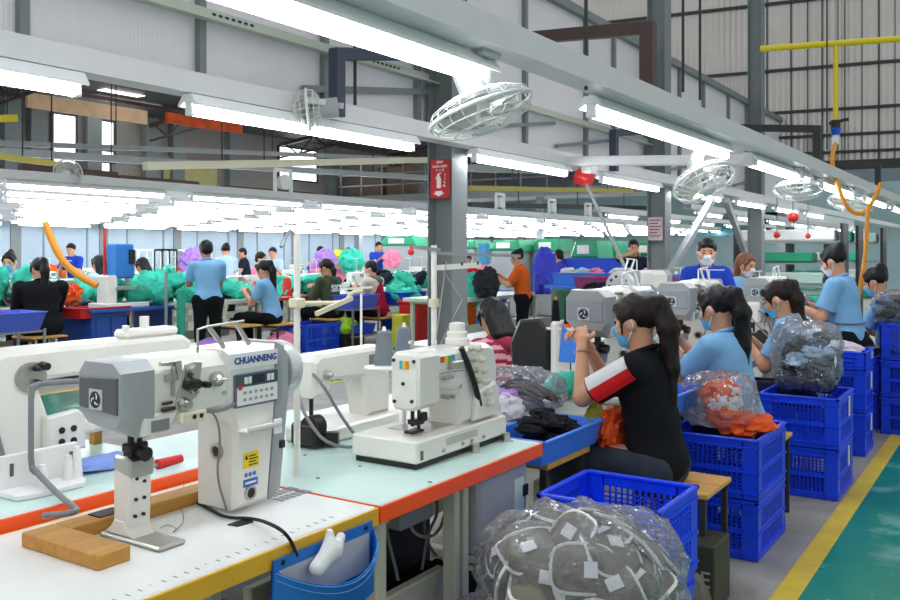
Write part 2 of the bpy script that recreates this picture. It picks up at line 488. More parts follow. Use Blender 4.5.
# ================================================================ walls
def sheet_mat(name, c1, rough, ribs, metal=.0, bumpd=.4, axis='X', var=.15):
    """corrugated sheet: ribs as bump along one axis plus soft waviness"""
    m = bpy.data.materials.new(name); m.use_nodes = True; nt = m.node_tree; N = nt.nodes; L = nt.links
    b = N['Principled BSDF']; tc = N.new('ShaderNodeTexCoord')
    wv = N.new('ShaderNodeTexWave'); wv.wave_type = 'BANDS'; wv.bands_direction = axis; wv.inputs['Scale'].default_value = ribs; wv.inputs['Distortion'].default_value = .3
    L.new(tc.outputs['Object'], wv.inputs['Vector'])
    n = N.new('ShaderNodeTexNoise'); n.inputs['Scale'].default_value = 1.4; n.inputs['Detail'].default_value = 5
    L.new(tc.outputs['Object'], n.inputs['Vector'])
    mp = N.new('ShaderNodeMapRange'); mp.inputs['To Min'].default_value = 1-var; mp.inputs['To Max'].default_value = 1+var
    L.new(n.outputs['Fac'], mp.inputs['Value'])
    sc = N.new('ShaderNodeVectorMath'); sc.operation = 'SCALE'; sc.inputs[0].default_value = lin(c1)
    L.new(mp.outputs['Result'], sc.inputs['Scale']); L.new(sc.outputs['Vector'], b.inputs['Base Color'])
    ad = N.new('ShaderNodeMath'); ad.operation = 'MULTIPLY_ADD'; ad.inputs[1].default_value = .5
    L.new(wv.outputs['Fac'], ad.inputs[0]); L.new(n.outputs['Fac'], ad.inputs[2])
    bp = N.new('ShaderNodeBump'); bp.inputs['Strength'].default_value = bumpd; bp.inputs['Distance'].default_value = .03
    L.new(ad.outputs['Value'], bp.inputs['Height']); L.new(bp.outputs['Normal'], b.inputs['Normal'])
    b.inputs['Roughness'].default_value = rough; b.inputs['Metallic'].default_value = metal
    return m
sheet_side = sheet_mat('hazy ribbed sheet', 'E2DFE3', .35, 14, .05, .12, 'Y', .05)
sheet_gable = sheet_mat('shiny wavy sheet', 'C2BDB7', .16, 3.2, .45, .55, 'X', .14)
sheet_dark = sheet_mat('dark cladding', '8C8680', .5, 3., .2, .4, 'Y', .12)
teal_wall = mat('pale teal partition', '9DB9BC', .5, var=.06, vscale=.8)
bluegrey_wall = mat('blue grey partition', 'A9BCC8', .5, var=.06, vscale=.8)
daylight = mat('daylight pane', 'F4F8FF', .3, emit=2.2)
sky_strip = mat('translucent roof sheet', 'F6F4EC', .4, emit=1.5)
XW = -3.62
def PXW(u, v): return PX(u, v, XW)
# upper partition over the column line
m = MB().bx(XW-.03, XW, -1, 16.4, 2.36, 3.74)
struct('wall_upper', m, sheet_side)
m = MB()
m.bx(XW-.05, XW+.05, -1, 16.4, 2.3, 2.37); m.bx(XW-.05, XW+.06, -1, 16.4, 3.72, 3.80)
for u in (20, 198, 322, 415, 523, 584, 612, 678, 702, 727, 745): 
    y = PXW(u, 60).y; m.bx(XW, XW+.04, y-.022, y+.022, 2.36, 3.74)
for k in range(6):
    y0 = PXW(470, 60).y+k*1.45
    m.bar((XW+.03, y0, 2.42), (XW+.03, y0+1.4, 2.62), .03, .03)
m.bar((XW+.03, PXW(300, 96).y, 2.42), (XW+.03, PXW(426, 84).y, 2.60), .04, .04)
struct('trim_4', m, column_paint)
# slotted angle rail fixed along the partition
rail_paint = mat('pale green rail', 'BFC6B8', .5, metal=.2)
m = MB(); m.bx(XW+.04, XW+.055, 2.2, 9.6, 2.665, 2.72); m.bx(XW+.04, XW+.10, 2.2, 9.6, 2.655, 2.667)
rl = thing('slotted_rail', 'pale slotted steel rail running high along the hazy ribbed partition', 'rail', (XW+.05, 5, 2.65))
mk('rail_angle', m, rail_paint, rl)
m = MB()
for y0 in (PXW(205, 15).y, PXW(366, 65).y):
    for k in range(7): m.bx(XW+.054, XW+.058, y0+k*.045, y0+k*.045+.024, 2.69, 2.703)
o = mk('slot', m, black_plastic, rl); o['kind'] = 'stuff'
# gable end wall
GA = Vector((-3.6, 16.1, 0)); GD = Vector((1, .14, 0)).normalized(); GN = Vector((.14, -1, 0)).normalized()
def GP(t, z, o=0.): 
    p = GA+GD*t+GN*o; return (p.x, p.y, z)
def gbar(mb, t0, z0, t1, z1, w, h, o=.05): mb.bar(GP(t0, z0, o), GP(t1, z1, o), w, h)
def gU(u, v):
    # where the ray meets the gable plane -> (t, z)
    k = (u-CU)/FOC; dx, dy = FX+RX*k, FY+RY*k
    a = np.array([[dx, -GD.x], [dy, -GD.y]]); d, t = np.linalg.solve(a, [GA.x, GA.y])
    return t, EYE+(CV-v)/FOC*d
g = struct('wall_gable', MB().add([GP(-4, 2.95), GP(9, 2.95), GP(9, 7.5), GP(-4, 7.5), GP(-4, 2.95, -.05), GP(9, 2.95, -.05), GP(9, 7.5, -.05), GP(-4, 7.5, -.05)],
           [(0, 1, 2, 3), (7, 6, 5, 4), (0, 4, 5, 1), (1, 5, 6, 2), (2, 6, 7, 3), (3, 7, 4, 0)]), sheet_gable)
m = MB()
for u, v in ((703, 12), (703, 77), (763, 114), (800, 137), (820, 153)):
    t, z = gU(u, v); gbar(m, -4, z, 9, z, .04, .045, .04)
for u in (755, 767, 791, 808, 822, 838, 845, 862, 879, 895):
    t, z = gU(u, 60); gbar(m, t, 2.95, t, 7.5, .014, .014, .02)
gbar(m, -4, 2.93, 9, 2.93, .08, .16, .03)
struct('trim_5', m, dark_frame)
m = MB()
for u0, u1 in ((846, 862), (866, 882), (885, 899)):
    (t0, z0), (t1, z1) = gU(u0, 168), gU(u1, 178)
    m.add([GP(t0, z1, -.2), GP(t1, z1, -.2), GP(t1, z0-.0, -.2), GP(t0, z0, -.2)], [(0, 1, 2, 3)])
# left part of the hall: far wall, end wall, roof
struct('wall_left', MB().bx(-22.1, -22, -4, 40, 2.3, 5.45), sheet_dark)
m = MB().bx(-22.1, -21.95, -4, 40, 0, 2.3); struct('wall_left_lower', m, bluegrey_wall)
m = MB()
for y in np.arange(2, 34, 1.3): m.bx(-21.96, -21.93, y, y+.05, 0, 2.3)
for y in np.arange(2.4, 34, 2.6): m.bx(-21.96, -21.92, y, y+.28, 0, 2.3, mi=1)
struct('trim_6', m, [mat('panel joint', '7F929C', .5), column_paint])
struct('wall_back', MB().bx(-22, 9, 38, 38.1, 0, 4.2), teal_wall)
struct('wall_back_upper', MB().bx(-22, 9, 38, 38.1, 4.2, 6.6), mat('dusky cladding', '77828C', .5, var=.1, vscale=.6))
m = MB().add([(-22, -4, 5.45), (-22, 40, 5.45), (-10, 40, 6.9), (-10, -4, 6.9), (-22, -4, 5.5), (-22, 40, 5.5), (-10, 40, 6.95), (-10, -4, 6.95)],
             [(0, 1, 2, 3), (7, 6, 5, 4), (0, 4, 5, 1), (1, 5, 6, 2), (2, 6, 7, 3), (3, 7, 4, 0)])
struct('ceiling', m, mat('dark roof sheet', '4B4A4A', .6))
def lw(u, v): p = PX(u, v, -21.95); return p.y, p.z
nw = 0
def window_on_left(u0, v0, u1, v1):
    global nw
    nw += 1
    (y0, z0), (y1, z1) = lw(u0, v1), lw(u1, v0)
    fr = MB(); 
    for a, b, c, d in ((y0-.06, y0, z0, z1), (y1, y1+.06, z0, z1), (y0-.06, y1+.06, z0-.06, z0), (y0-.06, y1+.06, z1, z1+.06)): fr.bx(-21.99, -21.9, a, b, c, d)
    o = struct('window_%d' % nw, fr, dark_frame)
    p = mk('pane', MB().bx(-21.97, -21.95, y0, y1, z0, z1), daylight, o)
window_on_left(53, 117, 75, 164); window_on_left(93, 123, 113, 160); window_on_left(93, 163, 109, 172); window_on_left(279, 152, 316, 178)
# skylight strips in the roof of the left part
m = MB()
for k, (u0, u1, v) in enumerate(((88, 165, 92), (100, 165, 99), (90, 130, 86), (185, 225, 112), (190, 235, 118), (86, 175, 106))):
    y0, y1 = sorted((PX(u0, v, -20.5).y, PX(u1, v, -20.5).y)); x = -21.7+k*.75 if k < 3 else -20.2+.75*(k-3)
    m.bx(x, x+.35, y0, y1, 5.45+(x+22)*.1208-.02, 5.45+(x+22)*.1208-.004)
struct('window_5', m, sky_strip)
# pilasters and girts of the dark left wall
m = MB()
for u in (10, 36, 92, 149, 176, 232, 330):
    y = PX(u, 140, -21.9).y; m.bx(-22, -21.75, y-.22, y+.22, 2.3, 5.45)
for z in (3.4, 4.3): m.bx(-21.98, -21.9, -2, 38, z, z+.07)
struct('trim_7', m, column_paint)
y0, y1 = PX(164, 170, -21.9).y, PX(217, 170, -21.9).y; za, zb_ = PX(190, 188, -21.9).z, PX(190, 165, -21.9).z
struct('wall_left_panel', MB().bx(-21.96, -21.9, y0, y1, za, zb_), mat('olive yellow panel', 'B5AE74', .6, var=.08))
# trusses carrying the left roof
m = MB()
for y in (6, 11.5, 17, 22.5, 28):
    m.bar((-21.8, y, 5.2), (-10.5, y, 6.5), .09, .12); m.bar((-21.8, y, 4.75), (-10.5, y, 6.0), .06, .06)
    for k in range(9):
        x = -21.6+k*1.35; z = 5.2+(x+21.8)*.115; m.bar((x, y, z), (x+.65, y, z-.42), .04, .04); m.bar((x+.65, y, z-.40), (x+1.3, y, z+.13), .04, .04)
for x in (-20.6, -18.2, -15.8, -13.4): m.bx(x, x+.08, -3, 39, 5.32+(x+22)*.1208, 5.42+(x+22)*.1208)
struct('trim_8', m, brown_steel)

# ================================================================ columns
colY = (5.27, 9.62, 13.9)
COLX = -3.47
signs = []
for i, y in enumerate(colY):
    lab = ('grey green steel column carrying the red fire extinguisher sign', 'grey green steel column with a small pale notice, between the other two', 'grey green steel column farthest from the camera, behind the redhead')[i]
    t = thing('steel_column', lab, 'column', (COLX, y, 0), 'grey green building columns')
    mk('flange', MB().bx(COLX-.105, COLX-.095, y-.1, y+.1, 0, 7), column_paint, t)
    mk('flange', MB().bx(COLX+.095, COLX+.105, y-.1, y+.1, 0, 7), column_paint, t)
    mk('web', MB().bx(COLX-.095, COLX+.095, y-.012, y+.012, 0, 7), column_paint, t)
    mk('base_plate', MB().bx(COLX-.16, COLX+.16, y-.16, y+.16, 0, .015), column_paint, t)
    o = bpy.data.objects
# red sign
y = colY[0]-.112
sg = thing('fire_sign', 'red fire extinguisher sign with white lettering fixed to the nearest column', 'sign', (COLX-.01, y, 1.84))
sred = mat('sign red', 'BE1420', .4); swhite = mat('sign white', 'F0E9E6', .5)
mk('sign_board', MB().bx(COLX-.068, COLX+.092, y-.004, y+.004, 1.83, 2.105), sred, sg)
MT = lambda x, z, yy=y-.005: Matrix.Translation((x, yy, z)) @ Matrix.Rotation(PI/2, 4, 'X')
m = MB(); m.text('BÌNH', .024, MT(COLX+.012, 2.083), .0006, 0, .0006); m.text('CHỮA CHÁY', .022, MT(COLX+.012, 2.053), .0006, 0, .0006); m.text('灭 火 器', .02, MT(COLX+.012, 2.026), .0006)
mk('lettering', m, swhite, sg, smooth=False)
m = MB(); x = COLX+.004
m.prism([(x-.018, 1.9), (x+.018, 1.9), (x+.018, 1.965), (x+.009, 1.985), (x-.009, 1.985), (x-.018, 1.965)], y-.006, y-.004, 'y')
m.prism([(x-.006, 1.985), (x+.006, 1.985), (x+.006, 1.998), (x-.006, 1.998)], y-.006, y-.004, 'y')
m.prism([(x-.03, 1.968), (x-.026, 1.963), (x-.004, 1.998), (x+.022, 2.004), (x+.022, 2.009), (x-.008, 2.005)], y-.006, y-.004, 'y')
for k in range(4): m.prism([(x+.033+k*.007, 1.912+k*.026), (x+.06, 1.906+k*.024), (x+.045, 1.92+k*.026), (x+.055, 1.93+k*.024), (x+.036+k*.006, 1.922+k*.026)], y-.006, y-.004, 'y')
m.prism([(x-.03, 1.88), (x+.03, 1.88), (x+.03, 1.865), (x+.05, 1.865), (x, 1.842), (x-.05, 1.865), (x-.03, 1.865)], y-.006, y-.004, 'y')
mk('pictogram', m, swhite, sg, smooth=False)
y2 = colY[1]-.112
nt_ = thing('column_notice', 'pale pink notice sheet fixed to the middle column', 'notice', (COLX, y2, 1.6))
mk('sheet', MB().bx(COLX-.085, COLX+.085, y2-.003, y2+.003, 1.58, 1.84), mat('pale notice', 'B9A5A8', .6, var=.15, vscale=25), nt_)
m = MB()
for k in range(6): m.bx(COLX-.07, COLX-.07+(.13, .1, .14, .12, .09, .13)[k], y2-.005, y2-.003, 1.8-k*.035, 1.812-k*.035)
mk('printed_lines', m, mat('notice print', '7A4048', .6), nt_)
# ================================================================ lamps on their trunking beams
tube_mat = mat('fluorescent tube', 'F4F8FF', .3, emit=16.)
tube_far = tube_mat
lamp_white = mat('lamp housing white', 'E9ECEC', .4)
def beam(x, y0, y1, z, h, label, name='trunking_beam', w=.13, group='light trunking beams'):
    t = thing(name, label, 'beam', (x, y0, z), group)
    out = [(x-w/2, z), (x+w/2, z), (x+w/2, z+h), (x+w/2-.03, z+h), (x+w/2-.03, z+h-.006), (x+w/2-.008, z+h-.006), (x+w/2-.008, z+.008), (x-w/2+.008, z+.008), (x-w/2+.008, z+h-.006), (x-w/2+.03, z+h-.006), (x-w/2+.03, z+h), (x-w/2, z+h)]
    m = MB().prism(out, y0, y1, 'y'); mk('channel', m, beam_paint, t, smooth=False)
    return t
def make_lamp(L, label, group, x=0, y=0, z=0):
    """housing hangs with its top at z"""
    t = thing('pendant_tube_lamp', label, 'lamp', (x, y, z), group)
    hw = .062
    out = [(x-.028, z), (x+.028, z), (x+hw, z-.045), (x+hw, z-.056), (x+hw-.008, z-.056), (x+.025, z-.036), (x-.025, z-.036), (x-hw+.008, z-.056), (x-hw, z-.056), (x-hw, z-.045)]
    mk('housing', MB().prism(out, y-L/2, y+L/2, 'y'), lamp_white, t, smooth=False)
    mk('tube', MB().cyl((x, y-L/2+.03, z-.074), (x, y+L/2-.03, z-.074), .025, n=10), tube_mat, t)
    for s in (-1, 1):
        mk('end_holder', MB().bx(x-.024, x+.024, y+s*(L/2-.02)-.014, y+s*(L/2-.02)+.014, z-.1, z-.03, .005), lamp_white, t)
    return t
BX1, BX2 = -1.6, -3.3
BZ = 2.17
beam(BX1, -.5, 36, BZ, .10, 'large pale grey trunking beam crossing the upper right, over the near sewing row')
beam(BX2, -.5, 36, 2.19, .10, 'pale grey trunking beam under the hazy ribbed partition, passing the fire sign column')
L1 = [(.65, 2.80), (3.72, 5.92), (6.45, 8.5), (9.15, 11.1), (11.9, 13.8), (14.6, 16.6), (17.3, 19.3)]
ordn = ['nearest', 'second', 'third', 'fourth', 'fifth', 'sixth', 'seventh', 'eighth', 'ninth']
proto = {}
def lamp_at(x, y0, y1, z, label, group):
    L = round(y1-y0, 2)
    if L not in proto:
        proto[L] = make_lamp(L, label, group, x, (y0+y1)/2, z); return proto[L]
    return dup(proto[L], (x, (y0+y1)/2, z), label, group)
for i, (a, b) in enumerate(L1):
    lamp_at(BX1-.07, a, b, BZ-.005, 'lit tube lamp, %s along the large beam over the near sewing row' % ordn[i], 'tube lamps over the near row')
L2 = [(-.2, 2.2), (2.75, 4.55), (5.28, 6.78), (7.5, 9.0), (9.75, 11.25), (12., 13.5), (14.2, 15.7), (16.5, 18.)]
for i, (a, b) in enumerate(L2):
    lamp_at(BX2+.04, a, b, 2.185, 'lit tube lamp, %s along the beam below the ribbed partition' % ordn[i], 'tube lamps below the partition')
# rows over the rest of the hall
for r, x in enumerate((-8.7, -9.9, -11.1, -12.4, -13.7, -15.0, -16.4, -17.8, -19.2, -20.6)):
    beam(x, 1.5, 36, 2.2, .09, 'pale trunking beam over the far left sewing rows' if r else 'pale trunking beam nearest the aisle over the far left sewing rows')
    for k in range(13):
        lamp_at(x, 2.6+2.4*k+.7*(r % 3), 2.6+2.4*k+2.0+.7*(r % 3), 2.2, 'lit tube lamp in the bright rows over the far left workers', 'tube lamps over the far left rows')
for r, x in enumerate((-4.9, -6.6)):
    beam(x, 15, 36, 2.2, .09, 'pale trunking beam over the far end beyond the columns')
    for k in range(7):
        lamp_at(x, 15.5+2.6*k, 17.+2.6*k, 2.2, 'lit tube lamp over the far end beyond the columns', 'tube lamps at the far end')
for k in range(4):
    lamp_at(BX1-.07, 20.+2.7*k, 22.+2.7*k, BZ-.005, 'lit tube lamp at the far right end of the large beam', 'tube lamps at the far right')
# cross trunking between the two beams
a = PX(565, 161, BX2+.05); b = PX(756, 160, BX1-.02)
single('cross_trunking', MB().bar(a, b, .09, .075, 0, .008), beam_paint, 'pale cross trunking joining the two lamp beams beside the middle fan', 'beam')
# hanging brackets: a post on the beam and an arm to the column
def bracket(px, py, x, ptop, zb, armto, m, label):
    post = PX(px, py, x); zt = post.z; p = Vector((x, post.y, zt))
    t = thing('hanger_bracket', label, 'bracket', (x, post.y, zb), 'steel beam hangers')
    mk('post', MB().bar((x, p.y, zb), (x, p.y, zt+.03), .07, .07, 0, .004), m, t)
    mk('arm', MB().bar(p, armto, .06, .07, 0, .004), m, t)
bracket(648, 28, BX1, 0, BZ+.10, (COLX+.1, colY[0], 2.93), brown_steel, 'brown angular steel hanger on the large beam at top centre')
bracket(817, 129, BX1, 0, BZ+.10, (COLX+.1, colY[1], 2.86), dark_frame, 'black steel hanger above the third lamp of the large beam')
bracket(878, 166, BX1, 0, BZ+.10, (COLX+.1, colY[2], 2.86), dark_frame, 'black steel hanger at right, near the end of the orange hose')
bracket(337, 54, BX2+.1, 0, 2.2, (COLX-.1, colY[0]-.05, 2.86), navy_steel, 'dark steel hanger frame left of the fire sign column')
bracket(614, 133, BX2+.1, 0, 2.2, (COLX-.1, colY[1]-.05, 2.82), navy_steel, 'small dark blue grey hanger left of the middle column')
# threaded rods from the roof
for i, (u, v0, v1, lab) in enumerate(((683, 0, 92, 'left of the brown hanger'), (700, 0, 100, 'beside the brown hanger'), (827, 0, 150, 'crossing the yellow pipe'), (586, 40, 90, 'over the second lamp'))):
    p = PX(u, v1, BX1); q = PX(u, v0-30, BX1)
    single('hanging_rod', MB().cyl(p, (p.x, p.y, 3.9), .008, n=6), dark_frame, 'thin dark hanging rod ' + ('right of the brown hanger', 'second thin rod right of the brown hanger', 'crossing the yellow pipe at right', 'left of the brown hanger, over the second lamp')[i], 'rod', 'roof hanging rods')
p = PX(355, 105, BX2); single('hanging_rod', MB().cyl(p, (p.x, p.y, 3.6), .01, n=6), dark_frame, 'thin dark hanging rod beside the dark hanger frame', 'rod', 'roof hanging rods')

# ---------------------------------------------------------------- fans
fan_white = mat('fan white plastic', 'DDE0DC', .4); fan_grey = mat('fan motor grey', 'A3A7A6', .45); fan_blade = mat('fan blade grey', 'B7B9AE', .35)
def make_fan(label, n=(0, 0, 1), c=(0, 0, 0), mount=None, r=.2):
    """caged fan; n = blowing axis, c = centre of the cage"""
    c = Vector(c); n = Vector(n).normalized()
    t = thing('caged_fan', label, 'fan', c, 'white workshop fans')
    u = n.cross(Vector((0, 1, .01))).normalized(); v = n.cross(u)
    P = lambda rr, a, h: c+(u*math.cos(a)+v*math.sin(a))*rr+n*h
    ring = lambda rr, h, k=36: [P(rr, 2*PI*i/k, h) for i in range(k)]
    mk('guard_ring', MB().tube(ring(r, 0), .008, 8, closed=True), fan_white, t)
    m = MB()
    for s in (1, -1):
        for rr, h in ((r*.92, .035*s), (r*.62, .06*s), (r*.3, .068*s)): m.tube(ring(rr, h, 28), .0022, 5, closed=True)
        for i in range(22):
            a = 2*PI*i/22
            m.tube([P(r, a, 0), P(r*.93, a, .035*s), P(r*.62, a, .06*s), P(.045, a, .07*s)], .0018, 4)
    mk('guard_cage', m, fan_white, t, ang=0)
    mk('cap', MB().cyl(P(0, 0, .062), P(0, 0, .078), .05, .042, 20), fan_white, t)
    for i in range(4):
        a0 = 2*PI*i/4; vs = []; fs = []
        for j in range(6):
            rr = r*(.2+.66*j/5)
            for k in range(5):
                a = a0+(k/4-.5)*(.75+.35*j/5); vs.append(P(rr, a, -.02+.04*(k/4)))
        for j in range(5):
            for k in range(4): fs.append((j*5+k, j*5+k+1, (j+1)*5+k+1, (j+1)*5+k))
        bl = MB().add(vs, fs); bl.add([Vector(q)+n*.003 for q in vs], fs)
        mk('blade', bl, fan_blade, t)
    mk('motor', MB().cyl(P(0, 0, -.05), P(0, 0, -.16), .05, .055, 18), fan_grey, t)
    if mount is not None:
        mo = Vector(mount); e = P(0, 0, -.14)
        m = MB().bar(e, (e.x*.4+mo.x*.6, e.y*.4+mo.y*.6, e.z*.5+mo.z*.5), .05, .05, 0, .01)
        m.bar((e.x*.4+mo.x*.6, e.y*.4+mo.y*.6, e.z*.5+mo.z*.5), mo, .05, .05, 0, .01)
        m.box((mo.x, mo.y, mo.z), (.1, .12, .03), .006)
        mk('mounting_arm', m, fan_grey, t)
        m = MB()
        for s in (-1, 1): m.bar((mo.x, mo.y+s*.09, mo.z), (e.x, e.y+s*.07, e.z+.02), .012, .03)
        mk('yoke', m, fan_white, t)
    return t
c = PX(481, 112, -1.66); make_fan('large white caged fan at top centre, tilted below the nearest lamp', (.30, .12, -.9), c, (c.x+.02, c.y-.03, 2.165), .195)
c = PX(704, 182, -1.7); make_fan('white caged fan behind the cross trunking, second along the large beam', (.45, -.25, -.8), c, (c.x, c.y, 2.165), .2)
c = PX(798, 190, -1.62); make_fan('white caged fan lying nearly level below the third lamp of the large beam', (.05, -.22, -.97), c, (c.x, c.y, 2.165), .2)
c = PX(850, 204, -1.62); make_fan('white caged fan behind the loop of the orange hose', (-.2, -.2, -.95), c, (c.x, c.y, 2.165), .24)
c = PX(308, 110, -3.19); make_fan('small white fan seen edge on, fixed to the beam left of the dark hanger frame', (-.75, -.6, -.1), c, (c.x, c.y+.05, 2.25), .11)
c = PX(68, 173, -8.7); make_fan('white fan unit standing on the far beam at left', (.6, -.7, -.3), c, (c.x, c.y, 2.29), .15)
for i, u in enumerate((283, 500, 552, 588)):
    c = PX(u, 212 if u > 400 else 190, -8.9)
    t = thing('fan_bracket', ('pale fan bracket on the far beam near the bright window', 'pale fan bracket on the far beam, right of the fire sign', 'pale fan bracket on the far beam, second right of the fire sign', 'pale fan bracket on the far beam, third right of the fire sign')[i], 'bracket', (c.x, c.y, 2.29), 'far fan brackets')
    m = MB(); s = .16
    m.bar((c.x, c.y-s, 2.29), (c.x, c.y-s, 2.62), .04, .04); m.bar((c.x, c.y+s, 2.29), (c.x, c.y+s, 2.62), .04, .04); m.bar((c.x, c.y-s, 2.62), (c.x, c.y+s, 2.62), .05, .05)
    mk('bracket_frame', m, white_plastic, t); mk('fan_head', MB().cyl((c.x-.03, c.y, 2.45), (c.x+.06, c.y, 2.45), .1, .11, 14), white_plastic, t)

# ---------------------------------------------------------------- yellow air pipe and orange hoses
a = PD(760, 49, 9.); b = PD(925, 37, 8.5)
t = thing('air_pipe', 'bright yellow overhead air pipe with a drop to the blue valve', 'pipe', a)
mk('main_pipe', MB().tube([a, b], .032, 12), yellow_paint, t)
j = a+(b-a)*((838-760)/(925-760)); e = PD(834, 122, 8.75); e = Vector((j.x, j.y, e.z))
mk('drop_pipe', MB().tube([j, e], .024, 10), yellow_paint, t)
mk('valve', MB().cyl(e+Vector((0, 0, .02)), e-Vector((0, 0, .06)), .045, n=10).bar(e+Vector((-.06, 0, -.01)), e+Vector((.12, 0, .02)), .03, .03), black_plastic, t)
mk('coupling', MB().cyl(e-Vector((0, 0, .06)), e-Vector((0, 0, .13)), .05, .04, 12), mat('blue anodised fitting', '2456C8', .3, metal=.4), t)
mk('filter_bowl', MB().cyl(e-Vector((0, 0, .13)), e-Vector((0, 0, .22)), .036, .03, 12), white_plastic, t)
D = 8.6
single('air_hose', MB().tube([e-Vector((0, 0, .2))]+[PD(u, v, D) for u, v in ((831, 160), (836, 180), (845, 205), (854, 214), (864, 213), (871, 205), (877, 193), (881, 183))], .021, 8, smooth=2), orange_hose,
       'orange air hose looping down from the blue valve below the yellow pipe', 'hose', 'orange air hoses')
single('air_hose', MB().tube([PD(u, v, 8.4) for u, v in ((869, 205), (867, 222), (866, 250), (862, 278), (858, 300))], .02, 8, smooth=2), orange_hose,
       'orange air hose hanging straight down behind the standing woman at right', 'hose', 'orange air hoses')
single('air_hose', MB().tube([PD(u, v, 10.) for u, v in ((45, 222), (50, 236), (57, 252), (66, 265), (78, 275), (90, 282), (97, 286))], .04, 8, smooth=2), orange_hose,
       'thick orange hose slanting down behind the woman in the black sweater', 'hose', 'orange air hoses')
# overhead pipes and cable ladders in the left part
def run(name, uv0, uv1, X, r, m, label, cat='pipe', group='overhead pipes on the left'):
    a = PX(*uv0, X); b = PX(*uv1, X); t = thing(name, label, cat, (a+b)/2, group)
    mk('pipe_run', MB().bar(a, b, r, r), m, t)
    for k in (.2, .5, .8):
        q = a+(b-a)*k; mk('mount_rod', MB().cyl((q.x, q.y, q.z+r/2), (q.x, q.y, 5.45+(q.x+22)*.1208 if q.x < -10 else 6), .012, n=6), dark_frame, t)
run('overhead_pipe', (-30, 142), (440, 160), -14, .09, galv, 'grey overhead pipe running under the left windows')
run('overhead_pipe', (-30, 150), (430, 178), -13, .12, galv, 'grey overhead pipe, lower of the long pair at left')
run('overhead_pipe', (-30, 120), (16, 118), -15, .12, yellow_paint, 'short yellow overhead pipe at the far left edge')
run('overhead_pipe', (145, 166), (430, 160), -12, .13, mat('cream pipe', 'D6CFB4', .5), 'cream overhead pipe crossing the dark left wall')
run('overhead_pipe', (-30, 152), (70, 166), -12, .08, mat('dull yellow pipe', 'B5A54B', .5), 'thin dull yellow overhead pipe at left')
run('overhead_pipe', (470, 188), (632, 191), -9.6, .1, mat('dull yellow pipe', 'B5A54B', .5), 'thin yellowish overhead pipe right of the fire sign')
run('overhead_pipe', (470, 168), (618, 173), -10.2, .16, galv, 'grey overhead duct right of the fire sign')
run('overhead_pipe', (470, 205), (650, 208), -10, .12, dark_frame, 'dark overhead rail right of the fire sign')
# dark gantry frame with posts over the left rows
t = thing('gantry_frame', 'dark steel gantry frame standing on the far left beam', 'frame', PX(110, 185, -9.2))
m = MB(); 
for u0, u1, v in ((23, 113, 167), (120, 195, 178), (225, 312, 188)):
    a = PX(u0, v, -9.2); b = PX(u1, v, -9.2); b.z = a.z; m.bar(a, b, .07, .07)
    for q in (a, b): m.bar((q.x, q.y, 2.29), (q.x, q.y, q.z+.03), .08, .08)
mk('steel_frame', m, brown_steel, t)
# mezzanine with railing at the back
a = PY(230, 190, 25.); 
t = thing('mezzanine', 'raised walkway with steel railing at the back, left of the fire sign column', 'walkway', (-14, 26, 3.1))
mk('deck', MB().bx(-21.5, -5, 25.2, 27, 3.25, 3.5), galv, t)
m = MB()
for k in range(18): m.bx(-21.4+k*.95, -21.36+k*.95, 25.25, 25.29, 3.5, 4.7)
mk('railing_post', m, galv, t)['kind'] = 'stuff'
for z in (3.85, 4.25, 4.68): mk('handrail', MB().bx(-21.5, -5, 25.25, 25.3, z, z+.05), galv, t)
for k in range(5): mk('support_post', MB().bx(-21+k*3.8, -20.8+k*3.8, 25.6, 25.8, 0, 3.25), galv, t)
for i, (u, w_) in enumerate(((372, 1.3), (402, 1.0))):
    p = PY(u, 178, 26.2); single('cardboard_carton', MB().bx(p.x-w_/2, p.x+w_/2, 25.9, 26.6, 3.505, 4.5+.1*i, .02), mat('cardboard', '8C7660', .7), 'brown carton stack on the raised walkway, ' + ('left one', 'right one')[i], 'carton', 'cartons on the walkway')
# orange roof lining seen under the left roof edge
single('roof_lining', MB().bx(-17., -16.9, PX(165, 118, -17).y, PX(240, 118, -17).y, PX(200, 128, -17).z, PX(200, 118, -17).z), mat('orange sheeting', 'D9541E', .6, var=.3, vscale=3), 'orange sheeting hanging under the roof at left', 'sheeting')
single('roof_lining', MB().bx(-20.2, -20.1, PX(30, 100, -20).y, PX(150, 100, -20).y, PX(90, 116, -20.1).z, PX(90, 102, -20.1).z), mat('peach lit gable', 'EBC39A', .6, var=.1, vscale=3), 'pale peach lit gable under the roof at far left, above the tall windows', 'sheeting')  # stands for the gable catching light; its brightness is put into the colour
# ================================================================ sewing tables
XF, XB = -1.49, -2.13            # front and back edge of the near row
def table(label, x0, x1, y0, y1, top, edge, z=.75, group='sewing tables', legs=True, beamlow=True, edges='fb', cat='table'):
    t = thing('sewing_table', label, cat, ((x0+x1)/2, (y0+y1)/2, 0), group)
    mk('tabletop', MB().bx(x0+.006, x1-.006, y0+.002, y1-.002, z-.045, z, .004), top, t)
    m = MB()
    for x in (x0, x1): m.bx(x-.004, x+.004, y0, y1, z-.05, z-.002, .002)
    for y in (y0+.003, y1-.003): m.bx(x0, x1, y-.003, y+.003, z-.05, z-.002)
    mk('edge_band', m, edge, t)
    if legs:
        for y in (y0+.1, y1-.12):
            for x in (x0+.1, x1-.1):
                mk('leg', MB().bx(x-.03, x+.03, y-.025, y+.025, 0, z-.045, .006), frame_cream, t)
            mk('foot_bar', MB().bx(x0+.04, x1-.04, y-.03, y+.03, 0, .04, .006), frame_cream, t); mk('top_rail', MB().bx(x0+.06, x1-.06, y-.02, y+.02, z-.085, z-.045), frame_cream, t)
        mk('cross_beam', MB().bx((x0+x1)/2-.02, (x0+x1)/2+.02, y0+.1, y1-.1, .24, .36, .006), frame_cream, t)
    return t
